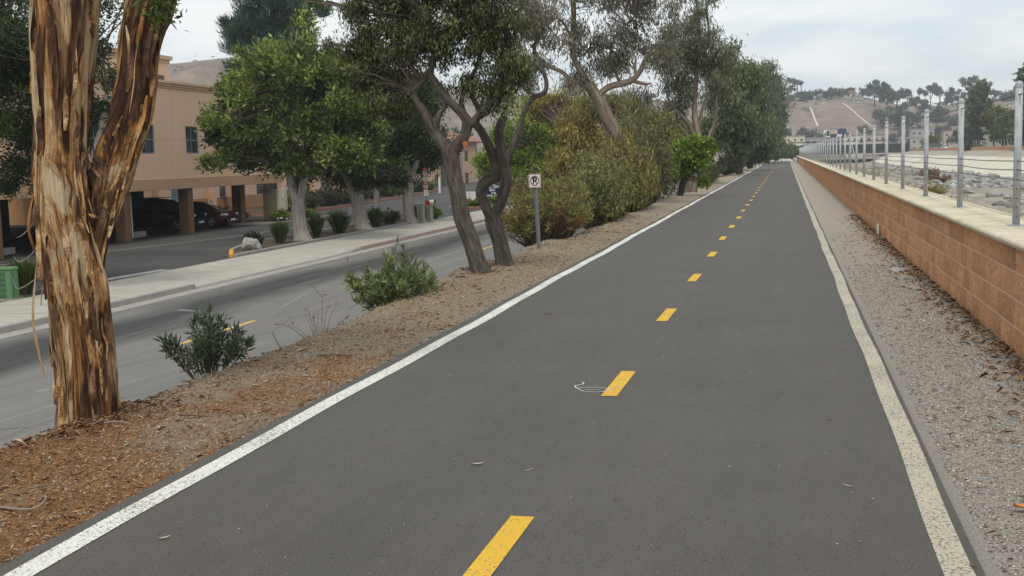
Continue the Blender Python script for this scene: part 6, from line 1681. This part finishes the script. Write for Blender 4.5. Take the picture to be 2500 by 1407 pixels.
# backdrop trees between the street trees and the hill on the left
BK = [(-62, 150, 10, 9, 'lf_row', 'dark tree rising behind the courtyard building'), (-52, 175, 9, 10, 'lf_row', 'rounded tree behind the tile-roofed building'), (-30, 165, 8, 9, 'lf_row', 'leafy tree far down the street, left of the white post'),
      (-24, 190, 9, 10, 'lf_row', 'leafy tree far down the street beyond the hedges'), (-22, 130, 7, 7, 'lf_ficus', 'mid-green tree behind the rounded tree'), (-17, 150, 8, 8, 'lf_olive', 'dull tree behind the golden tree'), (-13, 170, 9, 8, 'lf_row', 'dark tree in the gap below the tall eucalyptus'),
      (-40, 215, 10, 14, 'lf_row', 'broad distant tree at the end of the street'), (-9, 120, 7, 6, 'lf_ficus', 'green tree low behind the olive tree'), (-8, 200, 11, 9, 'lf_row', 'distant tree behind the tall eucalyptus limbs')]
for i, (x, y, h, w, mt, lb) in enumerate(BK): far_tree('background_tree', lb, x, y, -1.7, h, w, 'bush', M[mt], 400+i, 'trees beyond the street')
# weeds in the creek bed
rng = np.random.default_rng(88)
for i, (x, y, r, h, mt, lb) in enumerate(((20.5, 182, 1.8, 1.7, 'lf_rust', 'rusty dry bush on the creek bed, upper one'), (19.2, 160, 1.6, 1.2, 'lf_rust', 'rusty dry bush on the creek bed beside the boulders'), (13.5, 118, 1.6, 1.0, 'lf_gold', 'straw-coloured bush low on the creek bed'))):
    make_shrub('creek_bush', lb, 'shrub', (x, y, -2.9), r, r, h, 90, M[mt], .3, .09, 14, 120+i, start=.05)
n = 1500; X = rng.uniform(9, 26, n); Y = 45+rng.random(n)**1.4*250
keep = fbm(X*.2, Y*.05, 3, 91) > .1; X, Y = X[keep], Y[keep]
C = np.stack([X, Y, bed_z(X, Y)+.02], -1)
V, F, tn = leaf_cloud(C, np.tile([0, 0, 1.0], (len(C), 1)), 10, .22, .35, .05, rng, 'up', rng.uniform(.1, .7, len(C)))
tag(mobj('creek_weeds', fast_mesh('creek_weeds', V, F, M['lf_gold'], False, {'tint': tn})), 'dry straw weeds over the creek bed', 'weeds', None, 'stuff')

# ------------------------------------------------------------------ ground litter
M['chip'] = tint_mat("bark_chips", [(0, (.07, .037, .02)), (.25, (.19, .09, .04)), (.5, (.37, .20, .085)), (.72, (.42, .29, .165)), (.88, (.40, .33, .245)), (1, (.50, .43, .34))])
M['grit'] = tint_mat("gravel_pieces", [(0, (.10, .088, .075)), (.35, (.25, .22, .19)), (.7, (.42, .38, .335)), (1, (.62, .58, .52))])
M['litter'] = tint_mat("dry_leaves", [(0, (.09, .052, .032)), (.4, (.22, .13, .075)), (.75, (.38, .23, .12)), (1, (.50, .38, .25))])
def chips(name, X, Y, Z, L, W, mat, tint, label, rng, cat, tilt=.35, curl=.15):
    n = len(X); a = rng.uniform(0, 6.28, n)
    d = norm(np.stack([np.cos(a), np.sin(a), rng.normal(size=n)*tilt], -1)); s = norm(np.cross(d, np.stack([rng.normal(size=n)*tilt, rng.normal(size=n)*tilt, np.ones(n)], -1)))
    nn = np.cross(s, d); nn *= np.sign(nn[:, 2:3])
    P = np.stack([X, Y, Z], -1); L = L[:, None]; W = W[:, None]
    V = np.stack([P-d*L/2-s*W*.3, P-d*L*.1-s*W*.55+nn*L*curl, P+d*L/2, P+d*L*.1+s*W*.5+nn*L*curl*.6], 1)
    b = np.arange(n)[:, None]*4
    F = np.stack([b+[0, 1, 2], b+[0, 2, 3]], 1).reshape(-1, 3)
    o = mobj(name, fast_mesh(name, V.reshape(-1, 3), F, mat, False, {'tint': np.repeat(np.clip(tint, 0, 1), 4)}))
    return tag(o, label, cat, None, 'stuff')
rng = np.random.default_rng(99)
n = 56000; Y = 2.5+27*rng.random(n)**1.7; X = -3.2-1.75*rng.random(n)
orange = np.clip(1.2-Y*.115+fbm(X*1.1, Y*.8, 3, 95)*.9, 0.03, 1)
tint = np.where(rng.random(n) < orange, rng.normal(.42, .16, n), rng.normal(.78, .10, n)); tint = np.where(rng.random(n) < .12, rng.normal(.12, .08, n), tint)
sc_ = .75+.5*rng.random(n)
chips('bark_chips', X, Y, berm_z(X, Y)+.006, n*0+.021*sc_*rng.lognormal(0, .55, n), .0065*sc_*rng.lognormal(0, .35, n), M['chip'], tint, 'bark chips, leaf bits and grit strewn on the bank', rng, 'bark chips')
n = 7000; Y = 2.5+24*rng.random(n)**1.6; X = -3.2-1.75*rng.random(n)
scatter_stones('bank_pebbles', X, Y, .004+.007*rng.random(n)**2, berm_z(X, Y)+.003, M['grit'], 'small pebbles scattered over the bank', 6, tint=np.clip(rng.normal(.5, .2, n), 0, 1))
n = 30000; Y = 2.8+15*rng.random(n)**1.5; X = .83+1.0*rng.random(n)
scatter_stones('verge_gravel', X, Y, .0045+.0055*rng.random(n), verge_z(X, Y)+.002, M['grit'], 'loose grey gravel covering the verge', 7, tint=np.clip(rng.normal(.5, .26, n), 0, 1))
n = 2600; Y = 5+26*rng.random(n)**1.3; X = 1.79-np.abs(rng.normal(size=n))*.17
k = X > .85; X, Y = X[k], Y[k]; n = len(X)
chips('leaf_litter', X, Y, verge_z(X, Y)+.012, .05*rng.lognormal(0, .35, n), .018*rng.lognormal(0, .3, n), M['litter'], rng.normal(.42, .25, n), 'brown dry leaves drifted against the wall foot', rng, 'leaf litter', .3, .25)
n = 1500; Y = 3+22*rng.random(n); X = .85+.95*rng.random(n)
chips('leaf_litter', X, Y, verge_z(X, Y)+.01, .04*rng.lognormal(0, .35, n), .008*rng.lognormal(0, .3, n), M['litter'], rng.normal(.55, .3, n), 'twigs and leaf scraps spread over the gravel verge', rng, 'leaf litter', .2, .15)
ctr = [(-4.56, 6.75, .42, 1500), (-4.83, 9.05, .34, 500), (-4.75, 13.75, .7, 450), (-4.4, 16.3, .4, 160), (-4.35, 17.5, .35, 110), (-4.7, 24.6, 1.6, 350), (-4.5, 30.5, 1.5, 250)]  # litter clusters added to darken the ground where contact shade is weak
X = np.concatenate([a+rng.normal(size=q)*r*.55 for a, b_, r, q in ctr]); Y = np.concatenate([b_+rng.normal(size=q)*r*.8 for a, b_, r, q in ctr]); k = X < -3.3; X, Y = X[k], Y[k]; n = len(X)
chips('ground_shade_litter', X, Y, berm_z(X, Y)+.014, .045*rng.lognormal(0, .45, n), .010*rng.lognormal(0, .35, n), M['litter'], rng.normal(.38, .2, n), 'dark shed bark and dead leaves added to shade the ground under trunks and shrubs', rng, 'shading litter', .25, .2)
n = 480; Y = 3+22*rng.random(n)**1.4; X = -3.1+3.7*rng.random(n)
scatter_stones('path_grit', X, Y, .0022+.0035*rng.random(n)**2, 0*X+.002, M['grit'], 'specks of grit on the asphalt path', 8, tint=rng.uniform(.3, 1, n))
# single fallen leaves and sticks on the path and verge
def fallen_leaf(name, x, y, z, L, W, ang, mat, label, cat='leaf'):
    V = []; F = []; n = 7
    for i in range(n):
        u = i/(n-1); w = W*math.sin(math.pi*min(.97, max(.03, u)))**.8; c = .25*L*(u-.5)**2*2
        for s in (-1, 0, 1):
            V.append(((u-.5)*L, s*w/2+.12*L*math.sin(u*4), c+abs(s)*W*.22+.002))
    for i in range(n-1):
        for j in range(2): a = i*3+j; F.append((a, a+1, a+4, a+3))
    me = bpy.data.meshes.new(name); me.from_pydata(V, [], F); me.materials.append(mat); me.update()
    o = mobj(name, me, None, (x, y, z), ang); tag(o, label, cat)
M['pale_leaf'] = flat("pale_dry_leaf", (.42, .37, .29), .9, .15, 40); M['orange_leaf'] = flat("orange_dry_leaf", (.52, .20, .085), .7, .15, 30); M['brown_leaf'] = flat("brown_dry_leaf", (.20, .12, .07), .9, .2, 40)
fallen_leaf('fallen_leaf', -1.63, 5.98, .002, .075, .022, .5, M['pale_leaf'], 'pale curled leaf lying mid-path between the two nearest dashes')
fallen_leaf('fallen_leaf', 1.07, 5.62, -.012, .10, .055, .2, M['orange_leaf'], 'bright orange leaf on the gravel verge near the wall')
fallen_leaf('fallen_leaf', -2.70, 4.56, .002, .06, .018, 1.0, M['pale_leaf'], 'small pale leaf on the asphalt by the white edge line')
fallen_leaf('fallen_leaf', .30, 5.83, .002, .055, .012, -.6, M['pale_leaf'], 'thin pale leaf scrap near the dusty right edge line')
fallen_leaf('fallen_leaf', .27, 7.3, .002, .05, .012, .4, M['brown_leaf'], 'thin brown leaf scrap on the path before the right edge line')
fallen_leaf('fallen_leaf', -2.45, 12.0, .002, .09, .02, .2, M['brown_leaf'], 'brown leaf on the path near the second oleander')
fallen_leaf('fallen_leaf', -1.33, 5.9, .001, .07, .008, 1.1, M['pale_leaf'], 'wispy pale stalk lying right of the curled leaf')
fallen_leaf('fallen_leaf', .72, 4.75, .006, .05, .018, 1.9, M['brown_leaf'], 'small brown leaf lying on the right edge line')
def stick(x, y, pts, r, label, mat='bark_pale'):
    z = float(berm_z(np.array(x), np.array(y)))+.015 if x < 0 else .0
    V, F, tc = tube(np.array([(*p, r*(1-.5*i/len(pts))) for i, p in enumerate(pts)]), 6, 4)
    tag(mobj('fallen_stick', fast_mesh('fallen_stick', V, F, M[mat], True, {'tc': tc}), None, (x, y, z)), label, 'stick')
stick(-3.55, 4.75, [(-.14, .02, 0), (-.03, -.02, .01), (.06, .0, .01), (.05, .10, .02), (-.02, .2, .01)], .006, 'bent pale root-like stick on the mulch near the corner')
stick(-3.62, 4.5, [(-.10, 0, 0), (0, .02, .01), (.1, -.01, 0)], .006, 'short pale stick just below the bent stick')
stick(-3.72, 6.7, [(-.10, .02, 0), (0, 0, .01), (.12, .01, 0)], .005, 'straight dark stick on the mulch right of the trunk', 'bark_grey')
stick(-4.1, 6.45, [(-.09, .0, 0), (0, .01, .01), (.1, 0, 0)], .005, 'pale stick on the mulch in front of the trunk')
stick(-3.45, 7.95, [(-.03, -.07, 0), (0, 0, .01), (.03, .09, .015)], .006, 'pale stick pointing up the bank near the edge line')
stick(-3.75, 9.2, [(-.16, .0, 0), (0, .02, .008), (.16, .03, 0)], .005, 'long thin twig on the mulch beyond the first oleander', 'bark_grey')

# ------------------------------------------------------------------ air
hb = MB().box(-460, 420, -60, 1120, -4.7, 66).obj('haze', bpy.data.materials.new("haze"), None)
hm = hb.data.materials[0]; hm.use_nodes = True; hm.node_tree.nodes.clear()
ho = hm.node_tree.nodes.new("ShaderNodeOutputMaterial"); hv = hm.node_tree.nodes.new("ShaderNodeVolumePrincipled")
hv.inputs['Color'].default_value = (.86, .90, .95, 1); hv.inputs['Density'].default_value = .0004; hv.inputs['Anisotropy'].default_value = .2
hm.node_tree.links.new(hv.outputs[0], ho.inputs['Volume'])
tag(hb, 'thin pale haze in the air over the valley', 'haze', None, 'stuff')
